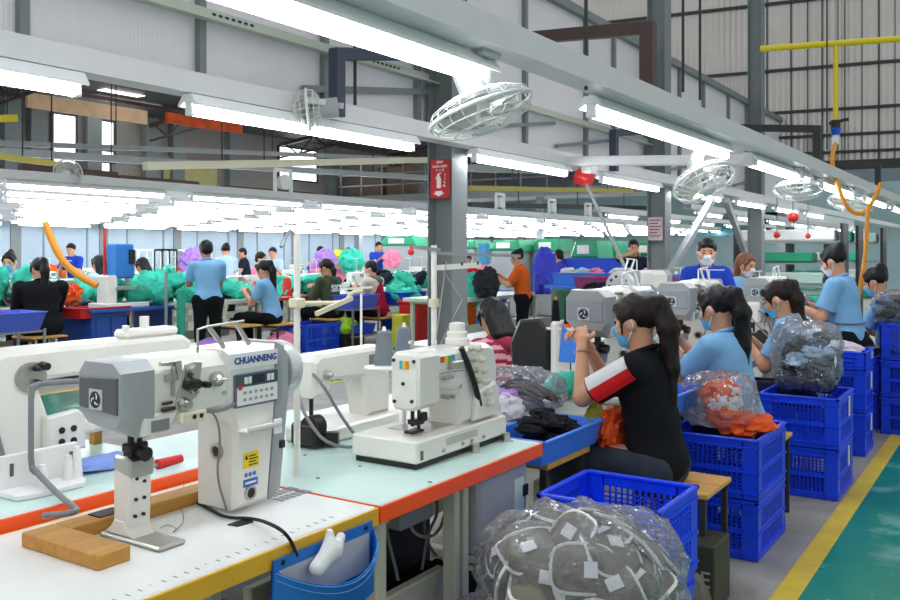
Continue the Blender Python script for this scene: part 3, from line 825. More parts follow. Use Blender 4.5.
tA = table('white sewing table with a worn yellow edge in the left foreground', XB, XF, .55, 1.915, table_white, yellow_edge)
# printed marks on the white top
m = MB()
p = PZ(302, 496, .751)
for k in range(2):
    for j in range(6): m.bx(p.x-.10+k*.05, p.x-.06+k*.05, p.y-.07+j*.022, p.y-.054+j*.022, .7502, .7508)
mk('printed_mark', m, mid_grey, tA, smooth=False)
m = MB()
for k in range(30): m.bx(XF-.05, XF-.035-.012*(k % 5 == 0), .9+k*.03, .903+k*.03, .7502, .7508)
mk('ruler_marks', m, mid_grey, tA, smooth=False)
tC = table('pale green sewing table with an orange edge carrying the machine with grey thread cones', -2.74, XF, 1.925, 2.895, table_green, orange_edge)
mk('motor_control_box', MB().bx(-1.62, XF-.03, 2.50, 2.84, .43, .69, .012), grey_enamel, tC)
mk('control_sticker', MB().bx(XF-.03, XF-.0285, 2.74, 2.81, .47, .64), mat('control sticker', 'CDE5DC', .5), tC)
mk('power_switch', MB().bx(XF-.03, XF-.022, 2.80, 2.83, .57, .61), black_plastic, tC)
mk('front_post', MB().bx(-1.60, -1.55, 2.40, 2.43, 0, .70, .004), frame_cream, tC); mk('front_post', MB().bx(-1.60, -1.55, 2.455, 2.485, 0, .70, .004), frame_cream, tC)
mk('back_board', MB().bx(-2.0, -1.98, 2.02, 2.88, .1, .70), dark_frame, tC)
mk('front_beam', MB().bx(-1.69, -1.65, 1.2, 2.5, .24, .38, .006), frame_cream, tC)
mk('junction_box', MB().bx(-1.75, -1.62, 2.2, 2.38, .58, .69, .008), mid_grey, tC)
TB = .784
tB = table('pale green sewing table with an orange edge at the left border, behind the white table', -2.8, XB-.012, .55, 1.915, table_green, orange_edge, TB)
SHB = TB-.75
# screws sunk in the pale green tops
m = MB()
for u, v in ((455, 452), (492, 440), (512, 441), (430, 482), (305, 455), (360, 466), (318, 478), (250, 472)):
    p = PZ(u, v, .7505); m.cyl((p.x, p.y, .7496), (p.x, p.y, .7512), .007, n=10)
o = mk('screw_hole', m, dark_grey, tC); o['kind'] = 'stuff'
# cables hanging under the tables
for i, (pts, mm) in enumerate((
        (((372, 515), (376, 545), (380, 575), (384, 600)), grey_cable), (((385, 515), (388, 540), (395, 565), (398, 580)), grey_cable),
        (((412, 505), (408, 520), (415, 535), (430, 538), (440, 530), (445, 512)), mat('beige cable', 'B9B09A', .5)), (((436, 495), (438, 515), (428, 532), (425, 550), (422, 570)), grey_cable),
        (((426, 505), (424, 530), (430, 548), (436, 555)), grey_cable))):
    q = [PX(u, v, -1.66-.02*i) for u, v in pts]
    single('power_cable', MB().tube(q, .0055, 7, smooth=2), mm, ('grey cable hanging beside the blue pouch', 'grey cable hanging just right of the one beside the blue pouch', 'beige cable drooping in a loop under the orange table edge', 'grey cable hanging below the junction box', 'short grey cable under the orange edge, left of the cream posts')[i], 'cable', 'cables under the orange edged table')

# ================================================================ post bed sewing machine
def make_postbed(label, ox, oy, oz=.75, variant=0):
    """arm runs along y, head at the low-y end, operator on +x.  x: face at ox"""
    t = thing('post_bed_sewing_machine', label, 'sewing machine', (ox, oy, oz), 'post bed sewing machines')
    X = ox; Z = oz
    y0, y1 = oy-.34, oy+.20
    W = white_paint
    # arm: cross-section prism along y with chamfered top edges
    sec = [(X-.15, Z+.29), (X-.01, Z+.29), (X, Z+.30), (X, Z+.405), (X-.025, Z+.44), (X-.125, Z+.44), (X-.15, Z+.415)]
    mk('arm', MB().prism(sec, y0+.07, oy-.015, 'y', bev=.006), W, t)
    # pillar: in the y-z plane, flared into the arm
    out = [(oy+.005, Z+.012), (oy+.135, Z+.012), (oy+.165, Z+.30), (oy+.165, Z+.443), (oy-.03, Z+.443), (oy-.03, Z+.287), (oy+.0, Z+.255), (oy+.005, Z+.23)]
    mk('pillar', MB().prism(out, X-.152, X+.006, 'x', bev=.014), W, t)
    mk('rear_cover', MB().prism([(oy+.137, Z+.012), (oy+.18, Z+.03), (oy+.215, Z+.30), (oy+.215, Z+.40), (oy+.19, Z+.448), (oy+.167, Z+.448), (oy+.167, Z+.30)], X-.154, X+.009, 'x', bev=.012), grey_enamel, t)
    hw = MB(); hw.lathe([(.02, oy+.21), (.05, oy+.215), (.078, oy+.222), (.083, oy+.235), (.083, oy+.252), (.078, oy+.266), (.04, oy+.27), (.012, oy+.265)], (X-.07, 0, Z+.36), 28, axis='y')
    hwo = mk('hand_wheel', hw, mat('wheel silver', 'C9CBCB', .3, metal=.3), t)
    m = MB()
    for k in range(10):
        a = 2*PI*k/10; c = Vector((X-.07+.055*math.cos(a), oy+.269, Z+.36+.055*math.sin(a))); m.cyl(c-Vector((0, .003, 0)), c, .009, n=8)
    mk('wheel_holes', m, black_plastic, hwo)['kind'] = 'stuff'
    # head cover: two-tone grey box with a sloping lower front
    hz0, hz1 = Z+.262, Z+.437
    side = [(y0-.004, hz0+.055), (y0-.004, hz1-.03), (y0+.022, hz1), (y0+.085, hz1+.004), (y0+.085, hz0+.045), (y0+.058, hz0)]
    sec2 = [(X-.152, hz0+.06), (X-.118, hz0+.004), (X-.005, hz0-.004), (X+.012, hz0+.05), (X+.012, hz1-.02), (X-.018, hz1+.004), (X-.128, hz1+.004), (X-.152, hz1-.025)]
    # build as loft from front (small, inset) to back
    rings = []
    for yy, ins, dzb in ((y0-.010, .004, .03), (y0-.003, 0., .026), (y0+.045, 0., .0), (y0+.082, -.002, 0.)):
        cx = X-.07; cz = (hz0+hz1)/2; r = []
        for a, b in sec2:
            bb = b
            if b < hz0+.03: bb = b+dzb
            r.append((cx+(a-cx)*(1-ins*8), yy, cz+(bb-cz)*(1-ins*5)))
        rings.append(r)
    m = MB(); n = len(sec2); vs = [p for r in rings for p in r]
    fs = [tuple(range(n)), tuple(range(3*n, 4*n))]
    for k in range(3): fs += [(k*n+i, k*n+(i+1) % n, (k+1)*n+(i+1) % n, (k+1)*n+i) for i in range(n)]
    m.add(vs, fs)
    hc = mk('head_cover', m, grey_enamel, t, ang=20)
    fp = MB(); r = rings[0]
    fp.prism([(X-.143, hz0+.068), (X+.0, hz0+.058), (X+.0, hz1-.030), (X-.143, hz1-.036)], y0-.015, y0-.008, 'y', bev=.002)
    mk('front_panel', fp, dark_grey if variant == 0 else mat('cool grey panel', '969DA3', .45), hc)
    # round pinwheel emblem on a light square
    c = Vector((X-.075, y0-.017, Z+.352))
    e = mk('emblem_plate', MB().bx(c.x-.024, c.x+.024, c.y-.001, c.y+.002, c.z-.024, c.z+.024), mat('emblem silver', 'C8CCD0', .3), t)
    m = MB(); k = 24
    m.cyl((c.x, c.y-.0015, c.z), (c.x, c.y-.0008, c.z), .020, n=28)
    mk('emblem_disc', m, mat('emblem ink', '1B2336', .4), e)
    m = MB()
    for q in range(3):
        vs = []
        for i in range(9):
            a = q*2*PI/3+i*.16; rr = .005+.0105*i/8; vs.append((c.x+rr*math.cos(a), c.z+rr*math.sin(a)))
        for i in range(8, -1, -1):
            a = q*2*PI/3+i*.16+.75-.06*i; rr = .005+.0105*i/8; vs.append((c.x+rr*math.cos(a), c.z+rr*math.sin(a)))
        m.prism(vs, c.y-.0023, c.y-.0015, 'y')
    mk('pinwheel_mark', m, white_plastic, e, smooth=False)
    mk('cover_screw', MB().cyl((X-.035, y0+.002, hz1-.016), (X-.035, y0-.006, hz1-.022), .007, n=10), black_plastic, hc)
    # lower head block with needle bar and lamp
    mk('lower_head', MB().prism([(y0+.05, Z+.262), (y0+.12, Z+.262), (y0+.15, Z+.295), (y0+.15, Z+.31), (y0+.05, Z+.31)], X-.115, X+.01, 'x', bev=.004), W, t)
    mk('lower_panel', MB().bx(X+.010, X+.014, y0+.075, y0+.125, Z+.268, Z+.295), mid_grey, t)
    m = MB().cyl((X-.06, y0+.07, Z+.27), (X-.06, y0+.07, Z+.225), .008, n=10).cyl((X-.06, y0+.095, Z+.27), (X-.06, y0+.095, Z+.212), .006, n=10)
    m.box((X-.06, y0+.082, Z+.225), (.035, .055, .022), .004); m.box((X-.06, y0+.075, Z+.205), (.022, .03, .03), .004); m.box((X-.05, y0+.10, Z+.198), (.03, .02, .016), .004)
    mk('needle_bar', m, dark_steel, t)
    mk('lamp_housing', MB().bx(X-.005, X+.016, y0+.16, y0+.245, Z+.272, Z+.302, .006), mat('lamp ivory', 'E2DCC0', .4), t)
    mk('lamp_led', MB().cyl((X+.016, y0+.20, Z+.287), (X+.018, y0+.20, Z+.287), .006, n=10).cyl((X+.016, y0+.222, Z+.287), (X+.018, y0+.222, Z+.287), .006, n=10), black_plastic, t)
    # thread tension plate on the operator side
    pl = [(y0+.165, Z+.303), (y0+.185, Z+.306), (y0+.20, Z+.328), (y0+.218, Z+.335), (y0+.225, Z+.36), (y0+.235, Z+.42), (y0+.205, Z+.424), (y0+.18, Z+.418), (y0+.172, Z+.38), (y0+.158, Z+.345), (y0+.15, Z+.318)]
    tp = mk('tension_plate', MB().prism(pl, X, X+.006, 'x', bev=.001), steel, t)
    for yy, zz, r, dd, mm in ((.195, .405, .016, .02, steel), (.19, .372, .019, .04, black_plastic), (.215, .368, .012, .05, dark_steel), (.175, .322, .017, .024, steel), (.205, .35, .008, .02, steel)):
        mk('tension_knob', MB().lathe([(r*.9, X+.005), (r, X+.009), (r*.55, X+.005+dd*.4), (r*.75, X+.005+dd*.7), (r*.6, X+.005+dd)], (0, y0+yy, Z+zz), 16, axis='x'), mm, tp)
    m = MB().prism([(y0+.105, Z+.432), (y0+.165, Z+.432), (y0+.168, Z+.40), (y0+.155, Z+.385), (y0+.15, Z+.418), (y0+.105, Z+.424)], X-.002, X+.01, 'x', bev=.001).bx(X, X+.008, y0+.12, y0+.158, Z+.383, Z+.40)
    m.bx(X, X+.01, y0+.14, y0+.146, Z+.345, Z+.43)
    mk('thread_guide', m, steel, t)
    mk('lifting_lever', MB().bx(X+.004, X+.016, y0+.105, y0+.145, Z+.312, Z+.322, .003).bx(X+.004, X+.012, y0+.108, y0+.14, Z+.328, Z+.336, .003), dark_steel, t)
    mk('stitch_dial', MB().lathe([(.018, X), (.021, X+.008), (.02, X+.018), (.012, X+.02), (.006, X+.03)], (0, y0+.278, Z+.372), 18, axis='x').box((X+.028, y0+.278, Z+.372), (.012, .034, .006), .002), steel, t)
    mk('name_plate', MB().bx(X, X+.0015, y0+.305, y0+.36, Z+.325, Z+.336), mat('name plate', 'B6B7BB', .35, metal=.5), t)
    # maker's panel: lettering, display and buttons
    mk('brand_band', MB().prism([(oy-.02, Z+.388), (oy+.160, Z+.388), (oy+.160, Z+.43), (oy-.015, Z+.43)], X+.006, X+.0085, 'x'), white_plastic, t)
    M = Matrix.Translation((X+.009, oy+.078, Z+.409)) @ Matrix.Rotation(PI/2, 4, 'Z') @ Matrix.Rotation(PI/2, 4, 'X')
    m = MB(); m.text('CHUANNENG', .0245, M, .0006, 0, .0009)
    mk('brand_lettering', m, mat('brand blue', '23468E', .4), t, smooth=False)
    cp = mk('control_panel', MB().bx(X+.005, X+.012, (oy+.028)-.03, (oy+.028)+.13, Z+.285, Z+.377, .003), mat('panel frame', '5E6C78', .4), t)
    mk('panel_face', MB().bx(X+.012, X+.0135, (oy+.028)-.022, (oy+.028)+.127, Z+.291, Z+.339), white_card, cp)
    mk('panel_head', MB().bx(X+.012, X+.0135, (oy+.028)-.026, (oy+.028)+.128, Z+.341, Z+.373), mat('panel slate', '3D5361', .4), cp)
    mk('display', MB().bx(X+.0135, X+.0145, (oy+.028)+.034, (oy+.028)+.078, Z+.345, Z+.368), black_plastic, cp)
    m = MB()
    for yy in (.008, .022, .092, .106): m.bx(X+.0135, X+.016, (oy+.028)+yy-.005, (oy+.028)+yy+.005, Z+.347, Z+.365)
    mk('display_key', m, white_plastic, cp)['kind'] = 'stuff'
    mk('stop_key', MB().bx(X+.0135, X+.016, (oy+.028)-.018, (oy+.028)-.006, Z+.333, Z+.346), red_plastic, cp)
    m = MB()
    for r_ in range(2):
        for k in range(6): m.bx(X+.0135, X+.0145, (oy+.028)+.0+k*.02, (oy+.028)+.010+k*.02, Z+.301+r_*.018, Z+.309+r_*.018)
    mk('panel_key', m, mat('panel print', '9AA0AA', .5), cp)['kind'] = 'stuff'
    # stickers, sight glasses, tray
    st = mk('warning_sticker', MB().bx(X+.006, X+.0075, oy+.034, oy+.09, Z+.118, Z+.16), mat('sticker yellow', 'F2D21A', .5), t)
    m = MB().prism([(oy+.038, Z+.142), (oy+.05, Z+.142), (oy+.044, Z+.155)], X+.0075, X+.0082, 'x')
    for k in range(4): m.bx(X+.0075, X+.0082, oy+.053, oy+.086-.006*(k % 2), Z+.124+k*.008, Z+.127+k*.008)
    mk('warning_print', m, black_plastic, st, smooth=False)
    b_ = mk('blue_sticker', MB().bx(X+.006, X+.0075, oy+.034, oy+.086, Z+.068, Z+.088), mat('sticker blue', '2A62C4', .5), t)
    mk('sticker_print', MB().bx(X+.0075, X+.0082, oy+.04, oy+.08, Z+.075, Z+.081), white_card, b_)
    m = MB()
    for k in range(3): m.cyl((X+.006, oy+.044+k*.015, Z+.1), (X+.0075, oy+.044+k*.015, Z+.1), .006, n=10)
    mk('round_seal', m, mat('seal blue', '4A7FD6', .5), t)['kind'] = 'stuff'
    for yy, zz in ((.058, .05),):
        sg_ = mk('oil_window', MB().lathe([(.02, X+.004), (.02, X+.011), (.014, X+.012), (.013, X+.009), (.001, X+.009)], (0, oy+yy, Z+zz), 20, axis='x'), steel, t)
        mk('window_glass', MB().cyl((X+.008, oy+yy, Z+zz), (X+.0098, oy+yy, Z+zz), .013, n=16), dark_steel, sg_)
    sg_ = mk('oil_window', MB().lathe([(.021, oy+.01), (.021, oy-.004), (.015, oy-.005), (.013, oy-.001), (.001, oy-.001)], (X-.06, 0, Z+.165), 20, axis='y'), steel, t)
    mk('window_glass', MB().cyl((X-.06, oy+.0, Z+.165), (X-.06, oy-.002, Z+.165), .013, n=16), dark_steel, sg_)
    mk('side_tray', MB().bx(X+.006, X+.05, oy+.01, oy+.135, Z+.222, Z+.228, .002).bx(X+.046, X+.05, oy+.01, oy+.135, Z+.222, Z+.236).bx(X+.03, X+.038, oy+.12, oy+.15, Z+.2, Z+.24, .002), white_plastic, t)
    mk('tray_switch', MB().bx(X+.008, X+.016, oy+.165, oy+.185, Z+.15, Z+.172, .002), black_plastic, t)
    # thread take-up posts on top
    m = MB(); 
    m.tube([(X-.03, oy-.09, Z+.44), (X-.03, oy-.09, Z+.50), (X-.03, oy-.06, Z+.505), (X-.03, oy+.07, Z+.512)], .0035, 7)
    m.bar((X-.03, oy-.05, Z+.50), (X-.03, oy+.0, Z+.445), .006, .012); m.bar((X-.03, oy+.04, Z+.51), (X-.03, oy+.09, Z+.445), .006, .012)
    mk('bobbin_winder', m, white_plastic if variant else steel, t)
    # post with its plate
    py = y0+.085
    mk('bed_plate', MB().bx(X-.15, X+.075, py-.04, py+.04, Z+.0, Z+.012, .004), steel, t)
    mk('bed_column_foot', MB().prism([(X-.14, Z+.012), (X-.03, Z+.012), (X-.05, Z+.03), (X-.06, Z+.05), (X-.10, Z+.05), (X-.115, Z+.03)], py-.035, py+.035, 'y', bev=.004), W, t)
    pc = mk('bed_post', MB().prism([(X-.105, Z+.02), (X-.05, Z+.02), (X-.043, Z+.185), (X-.05, Z+.197), (X-.10, Z+.197), (X-.107, Z+.15)], py-.032, py+.036, 'y', bev=.005), W, t)
    mk('post_cap', MB().prism([(X-.105, Z+.17), (X-.038, Z+.155), (X-.034, Z+.195), (X-.055, Z+.206), (X-.098, Z+.206)], py-.036, py+.038, 'y', bev=.006), steel, pc)
    m = MB()
    for yy, zz in ((-.01, .15), (.012, .10), (-.012, .10), (.01, .06), (-.014, .06), (.012, .14)): m.cyl((X-.049, py+yy, Z+zz), (X-.042, py+yy, Z+zz), .0045, n=8)
    mk('post_screw', m, dark_steel, pc)['kind'] = 'stuff'
    m = MB().box((X-.06, py-.005, Z+.215), (.03, .05, .03), .006).cyl((X-.02, py, Z+.21), (X-.055, py, Z+.215), .018, n=14)
    mk('roller_foot', m, dark_steel, t)
    m = MB().tube([(X-.015, y0+.26, Z+.30), (X+.0, y0+.29, Z+.27), (X-.01, y0+.31, Z+.2), (X-.05, y0+.33, Z+.1), (X-.02, y0+.34, Z+.012)], .003, 6, smooth=2)
    m.tube([(X-.01, y0+.25, Z+.29), (X+.005, y0+.3, Z+.285), (X+.012, y0+.34, Z+.3)], .005, 7, smooth=2)
    mk('lamp_cable', m, grey_cable, t)
    return t
MX, MY = -1.76, 1.635
pm = make_postbed('grey headed post bed sewing machine with blue lettering on the white table in the foreground', MX, MY)
pm2 = make_postbed('grey headed post bed machine just in front of the woman in the black tee', -1.66, 4.29, .72, 1)
pm2.scale = (1.27, 1.27, 1.24)
for y, z, lab in ((5.52, .72, 'grey headed post bed machine in front of the black ponytail and sky blue polo'), (7.45, .70, 'grey headed post bed machine by the brown haired worker behind the clear bag')):
    dup(pm2, (-1.66, y, z), lab)
# wooden spacer board under the post
m = MB().bx(-1.995, -1.70, 1.19, 1.275, .75, .785, .003).bx(-1.995, -1.925, 1.275, 1.72, .75, .785, .003)
wb = thing('spacer_board', 'brown wooden L shaped board on the white table beside the machine post', 'board', (-1.85, 1.4, .75))
mk('board', m, wood, wb)
mk('hinge_plate', MB().bx(-1.985, -1.935, 1.36, 1.43, .785, .788), dark_steel, wb)
# black power cord and small items on the white table
mk('power_cord', MB().tube([PZ(u, v, .757) for u, v in ((198, 503), (208, 508), (225, 518), (255, 518))]+[PX(u, v, XF+.012) for u, v in ((280, 528), (291, 540), (297, 556))], .0045, 8, smooth=2), black_rubber, pm)
single('loose_thread', MB().tube([PZ(u, v, .752) for u, v in ((160, 528), (168, 524), (178, 529), (170, 534), (186, 522), (178, 500), (190, 470))], .001, 4, smooth=2), grey_cable, 'loose thin thread lying on the white table by the post', 'thread')
p = PZ(243, 523, .7505); single('rubber_pad', MB().prism([(p.x-.02, p.y-.035), (p.x+.012, p.y-.03), (p.x+.018, p.y+.02), (p.x-.018, p.y+.03)], .7502, .753, 'z'), black_rubber, 'small dark pad on the white table by the machine base', 'pad')

# ================================================================ blue pouch hung on the table edge
pouch_blue = mat('blue pouch canvas', '1770C2', .6, bump=.15, bscale=120, var=.06)
pouch_in = mat('pouch lining', 'B5B8BF', .7, var=.08)
P0, P1 = PX(272, 541, XF+.008), PX(371, 507, XF+.008)
pt = thing('hanging_pouch', 'blue canvas pouch hung on the yellow table edge in the foreground', 'pouch', (XF, (P0.y+P1.y)/2, .5))
ny, nz = 17, 9; vsf = []; 
def pouch_pt(s, t, back):
    y = P0.y+(P1.y-P0.y)*s-(.02*(1-t))*(1-s)
    zt = .725 if back else .725-.075*math.sin(PI*min(1, max(0, s*.94+.03)))**.7-.01
    zb = .515+.02*s
    z = zb+(zt-zb)*t
    bulge = math.sin(PI*s)**.6*(.25+.75*t)*.085 if not back else 0
    return (XF+.01+bulge+(.004 if not back else 0), y, z)
for back in (1, 0):
    m = MB(); vs = []; fs = []
    for off in (0, .004):
        for i in range(ny):
            for j in range(nz):
                p = pouch_pt(i/(ny-1), j/(nz-1), back); vs.append((p[0]+off, p[1], p[2]))
    K = ny*nz
    for i in range(ny-1):
        for j in range(nz-1):
            a = i*nz+j; fs += [(a, a+nz, a+nz+1, a+1), (K+a, K+a+1, K+a+nz+1, K+a+nz)]
    for i in range(ny-1):
        for a, b in ((i*nz, (i+1)*nz), (i*nz+nz-1, (i+1)*nz+nz-1)): fs.append((a, b, K+b, K+a))
    m.add(vs, fs)
    mk('back_panel' if back else 'front_pocket', m, pouch_blue, pt, ang=60)
    if back:
        lm = MB().bx(XF+.0145, XF+.0175, P0.y+.015, P1.y-.02, .60, .697)
        mk('lining', lm, pouch_in, pt)
    else:
        for dz in (-.004, -.02): mk('stitching', MB().tube([Vector(pouch_pt(i/16, 1, 0))+Vector((.006, 0, dz)) for i in range(17)], .0014, 5), mat('stitch blue', '4C9BE0', .6), pt)
for y in (P0.y+.03, (P0.y+P1.y)/2, P1.y-.03): mk('stud', MB().cyl((XF+.012, y, .713), (XF+.017, y, .713), .006, n=10), dark_steel, pt)
q = PX(336, 540, XF+.045)
m = SDF().cone((q.x, q.y-.07, q.z-.05), (q.x, q.y-.02, q.z-.02), .020, .022).cone((q.x, q.y-.02, q.z-.02), (q.x-.008, q.y-.015, q.z+.022), .017, .010).cone((q.x, q.y-.0, q.z-.03), (q.x-.006, q.y+.025, q.z+.0), .015, .012).mesh(.005)
single('work_glove', m, c_white, 'white folded work glove sticking out of the blue pouch', 'glove')

# ================================================================ overlock machine on the pale green table
ox, oy, oz = -1.63, 2.29, .75
ct = thing('coverstitch_machine', 'white flat bed sewing machine with a row of tension dials, on the orange edged table', 'sewing machine', (-1.76, 2.57, oz))
mk('drip_pan', MB().bx(-1.885, -1.635, 2.30, 2.86, oz, oz+.018, .003), dark_steel, ct)
bedm = mk('bed', MB().bx(-1.895, -1.625, 2.29, 2.87, oz+.02, oz+.092, .006), white_paint, ct)
mk('bed_plate', MB().bx(-1.84, -1.69, 2.42, 2.66, oz+.092, oz+.0945), steel, bedm)
mk('slide_groove', MB().bx(-1.625, -1.6235, 2.46, 2.66, oz+.05, oz+.075), mat('pale groove', 'BEBDB6', .4), bedm); mk('latch', MB().bx(-1.64, -1.6235, 2.31, 2.325, oz+.03, oz+.06), dark_grey, bedm)
m = MB()
for yy in (2.44, 2.56, 2.62, 2.70): m.cyl((-1.626, yy, oz+.04), (-1.618, yy, oz+.04), .006, n=10)
mk('bed_screw', m, steel, bedm)['kind'] = 'stuff'
mk('bed_foot', MB().cyl((-1.61, 2.62, oz), (-1.61, 2.62, oz+.03), .016, n=12), steel, ct)
mk('bed_foot', MB().cyl((-1.61, 2.84, oz), (-1.61, 2.84, oz+.03), .016, n=12), steel, ct)
# column and arm in the y-z plane
out = [(2.60, oz+.092), (2.85, oz+.092), (2.86, oz+.27), (2.84, oz+.345), (2.79, oz+.365), (2.42, oz+.362), (2.40, oz+.345), (2.40, oz+.245), (2.50, oz+.225), (2.585, oz+.2)]
mk('arm', MB().prism(out, -1.80, -1.655, 'x', bev=.016), white_paint, ct)
hd = MB().prism([(-1.755, oz+.21), (-1.74, oz+.182), (-1.665, oz+.182), (-1.64, oz+.20), (-1.64, oz+.355), (-1.655, oz+.372), (-1.735, oz+.372), (-1.755, oz+.35)], 2.32, 2.45, 'y', bev=.01)
hdo = mk('head', hd, white_paint, ct)
m = MB()
for c, x in (('22B0C8', -1.708), ('F0D020', -1.696), ('F08A1C', -1.684)):
    mk('colour_strip', MB().bx(x-.0065, x+.0065, 2.3175, 2.32, oz+.318, oz+.345), mat('strip '+c, c, .4), hdo)
for k, c in enumerate(('E23A1E', 'F0D020', '58B848', '2C9AD0')):
    mk('colour_sticker', MB().bx(-1.656, -1.653, 2.47+k*.022, 2.492+k*.022, oz+.325, oz+.345), mat('band '+c, c, .4), ct)
m = MB()
for x, z in ((-1.738, .345), (-1.657, .345), (-1.70, .27), (-1.735, .21), (-1.665, .215)): m.cyl((x, 2.321, oz+z), (x, 2.315, oz+z), .006, n=10)
mk('head_screw', m, dark_steel, hdo)['kind'] = 'stuff'
m = MB().cyl((-1.71, 2.385, oz+.19), (-1.71, 2.385, oz+.12), .007, n=10).cyl((-1.695, 2.40, oz+.19), (-1.695, 2.40, oz+.11), .006, n=10)
m.box((-1.70, 2.39, oz+.135), (.045, .04, .016), .003).box((-1.70, 2.38, oz+.105), (.04, .065, .01), .003).box((-1.685, 2.41, oz+.15), (.02, .03, .03), .003)
mk('presser_foot', m, dark_steel, ct)
m = MB().tube([(-1.655, 2.45, oz+.25), (-1.625, 2.47, oz+.24), (-1.615, 2.53, oz+.235), (-1.635, 2.57, oz+.24)], .004, 6, smooth=1).tube([(-1.655, 2.44, oz+.29), (-1.625, 2.49, oz+.3), (-1.620, 2.56, oz+.295)], .004, 6, smooth=1)
m.box((-1.645, 2.55, oz+.31), (.03, .07, .035), .006).box((-1.637, 2.49, oz+.275), (.02, .05, .012), .003).cyl((-1.655, 2.48, oz+.21), (-1.625, 2.48, oz+.21), .008, n=8).cyl((-1.655, 2.52, oz+.205), (-1.630, 2.52, oz+.205), .007, n=8)
mk('looper_levers', m, steel, ct)
m = MB().text('▪▪▪', .02, Matrix.Translation((-1.6945, 2.63, oz+.23)) @ Matrix.Rotation(PI/2, 4, 'Z') @ Matrix.Rotation(PI/2, 4, 'X'), .0005)
# row of tension dials with a black rail on the right side
td = mk('tension_rail', MB().tube([(-1.655, 2.60, oz+.365), (-1.642, 2.63, oz+.30), (-1.638, 2.67, oz+.22), (-1.64, 2.70, oz+.15)], .011, 8, smooth=1), black_plastic, ct)
for k in range(6):
    a = k/5; c = Vector((-1.656, 2.66+.085*a, oz+.36-.205*a))
    mk('tension_dial', MB().lathe([(.012, c.x), (.012, c.x+.014), (.006, c.x+.016), (.006, c.x+.028), (.014, c.x+.030), (.0145, c.x+.044), (.009, c.x+.048), (.004, c.x+.05), (.004, c.x+.058)], (0, c.y, c.z), 14, axis='x'), mat('dial ivory', 'DAD6C2', .4), td)
m = MB().lathe([(.045, oz+.365), (.045, oz+.385), (.038, oz+.39), (.038, oz+.41), (.03, oz+.412), (.03, oz+.44), (.012, oz+.445)], (-1.735, 2.70, 0), 20)
mk('oil_cap', m, white_paint, ct)
mk('top_knob', MB().cyl((-1.74, 2.42, oz+.365), (-1.74, 2.42, oz+.39), .008, n=10).cyl((-1.74, 2.42, oz+.39), (-1.74, 2.42, oz+.40), .012, .009, 10), steel, ct)
mk('side_cover', MB().prism([(2.66, oz+.10), (2.83, oz+.10), (2.835, oz+.2), (2.80, oz+.225), (2.68, oz+.2)], -1.66, -1.632, 'x', bev=.008), white_paint, ct)
mk('hand_wheel', MB().lathe([(.03, 2.86), (.062, 2.87), (.066, 2.89), (.06, 2.905), (.02, 2.91)], (-1.77, 0, oz+.25), 24, axis='y'), white_plastic, ct)
# thread stand behind it
pst = PD(434, 345, 3.3); sx, sy = pst.x, pst.y
ts = thing('thread_stand', 'white thread stand pole with arms, behind the machine with the tension dials', 'thread stand', (sx, sy, .75), 'thread stands')
mk('pole', MB().cyl((sx, sy, .75), (sx, sy, 1.475), .011, n=12), white_paint, ts)
mk('base_clamp', MB().cyl((sx, sy, .75), (sx, sy, .79), .03, .02, 14), dark_steel, ts)
def armto(pts, d, name, r, mm, w=None): return mk(name, MB().tube([PD(u, v, d) for u, v in pts], r, 8), mm, ts)
mk('collar', MB().cyl((sx, sy, 1.245), (sx, sy, 1.275), .02, n=12), mat('aged ivory', 'D8D0B0', .5), ts)
mk('cross_arm', MB().bar(PD(432, 268, 3.3), PD(480, 265, 3.42), .012, .02), white_paint, ts)
mk('cross_arm', MB().bar(PD(430, 253, 3.3), PD(520, 256, 3.5), .01, .012), galv, ts)
mk('cross_arm', MB().bar(PD(412, 247, 3.25), PD(440, 250, 3.3), .012, .012), galv, ts)
m = MB(); 
for u in (444, 462, 478): 
    p = PD(u, 267-(u-432)*.05, 3.34); m.cyl(p, p+Vector((0, 0, .012)), .004, n=6)
mk('thread_eyelet', m, dark_steel, ts)['kind'] = 'stuff'
mk('thread_line', MB().tube([PD(436, 340, 3.25), PD(446, 262, 3.32)], .0025, 5), galv, ts)
mk('thread_line', MB().tube([PD(440, 345, 3.2), PD(462, 300, 3.3), PD(446, 275, 3.32)], .0025, 5), galv, ts)
cone_grey = mat('grey thread', '7F868C', .7, bump=.3, bscale=250, stretch=(1, 1, 20))
cd = thing('cone_holder', 'white cone holder with two discs, on the thread stand beside the coverstitch head', 'cone holder', (sx, sy, .9), None)
zc = PD(385, 361, 3.15).z
CP = []
for u, d, r in ((384, 3.0, .07), (404, 3.12, .07)):
    p = PD(u, 361, d); CP.append(Vector((p.x, p.y, zc)))
m = MB()
for c in CP: m.cyl((c.x, c.y, zc-.006), (c.x, c.y, zc), .068, n=28)
mk('disc', m, white_plastic, cd)
mk('rod', MB().bar((CP[0].x, CP[0].y, zc-.012), (CP[1].x, CP[1].y, zc-.012), .02, .012).bar((CP[1].x, CP[1].y, zc-.012), (sx, sy, zc-.012), .02, .012).cyl((CP[1].x, CP[1].y, .75), (CP[1].x, CP[1].y, zc), .008), white_paint, cd)
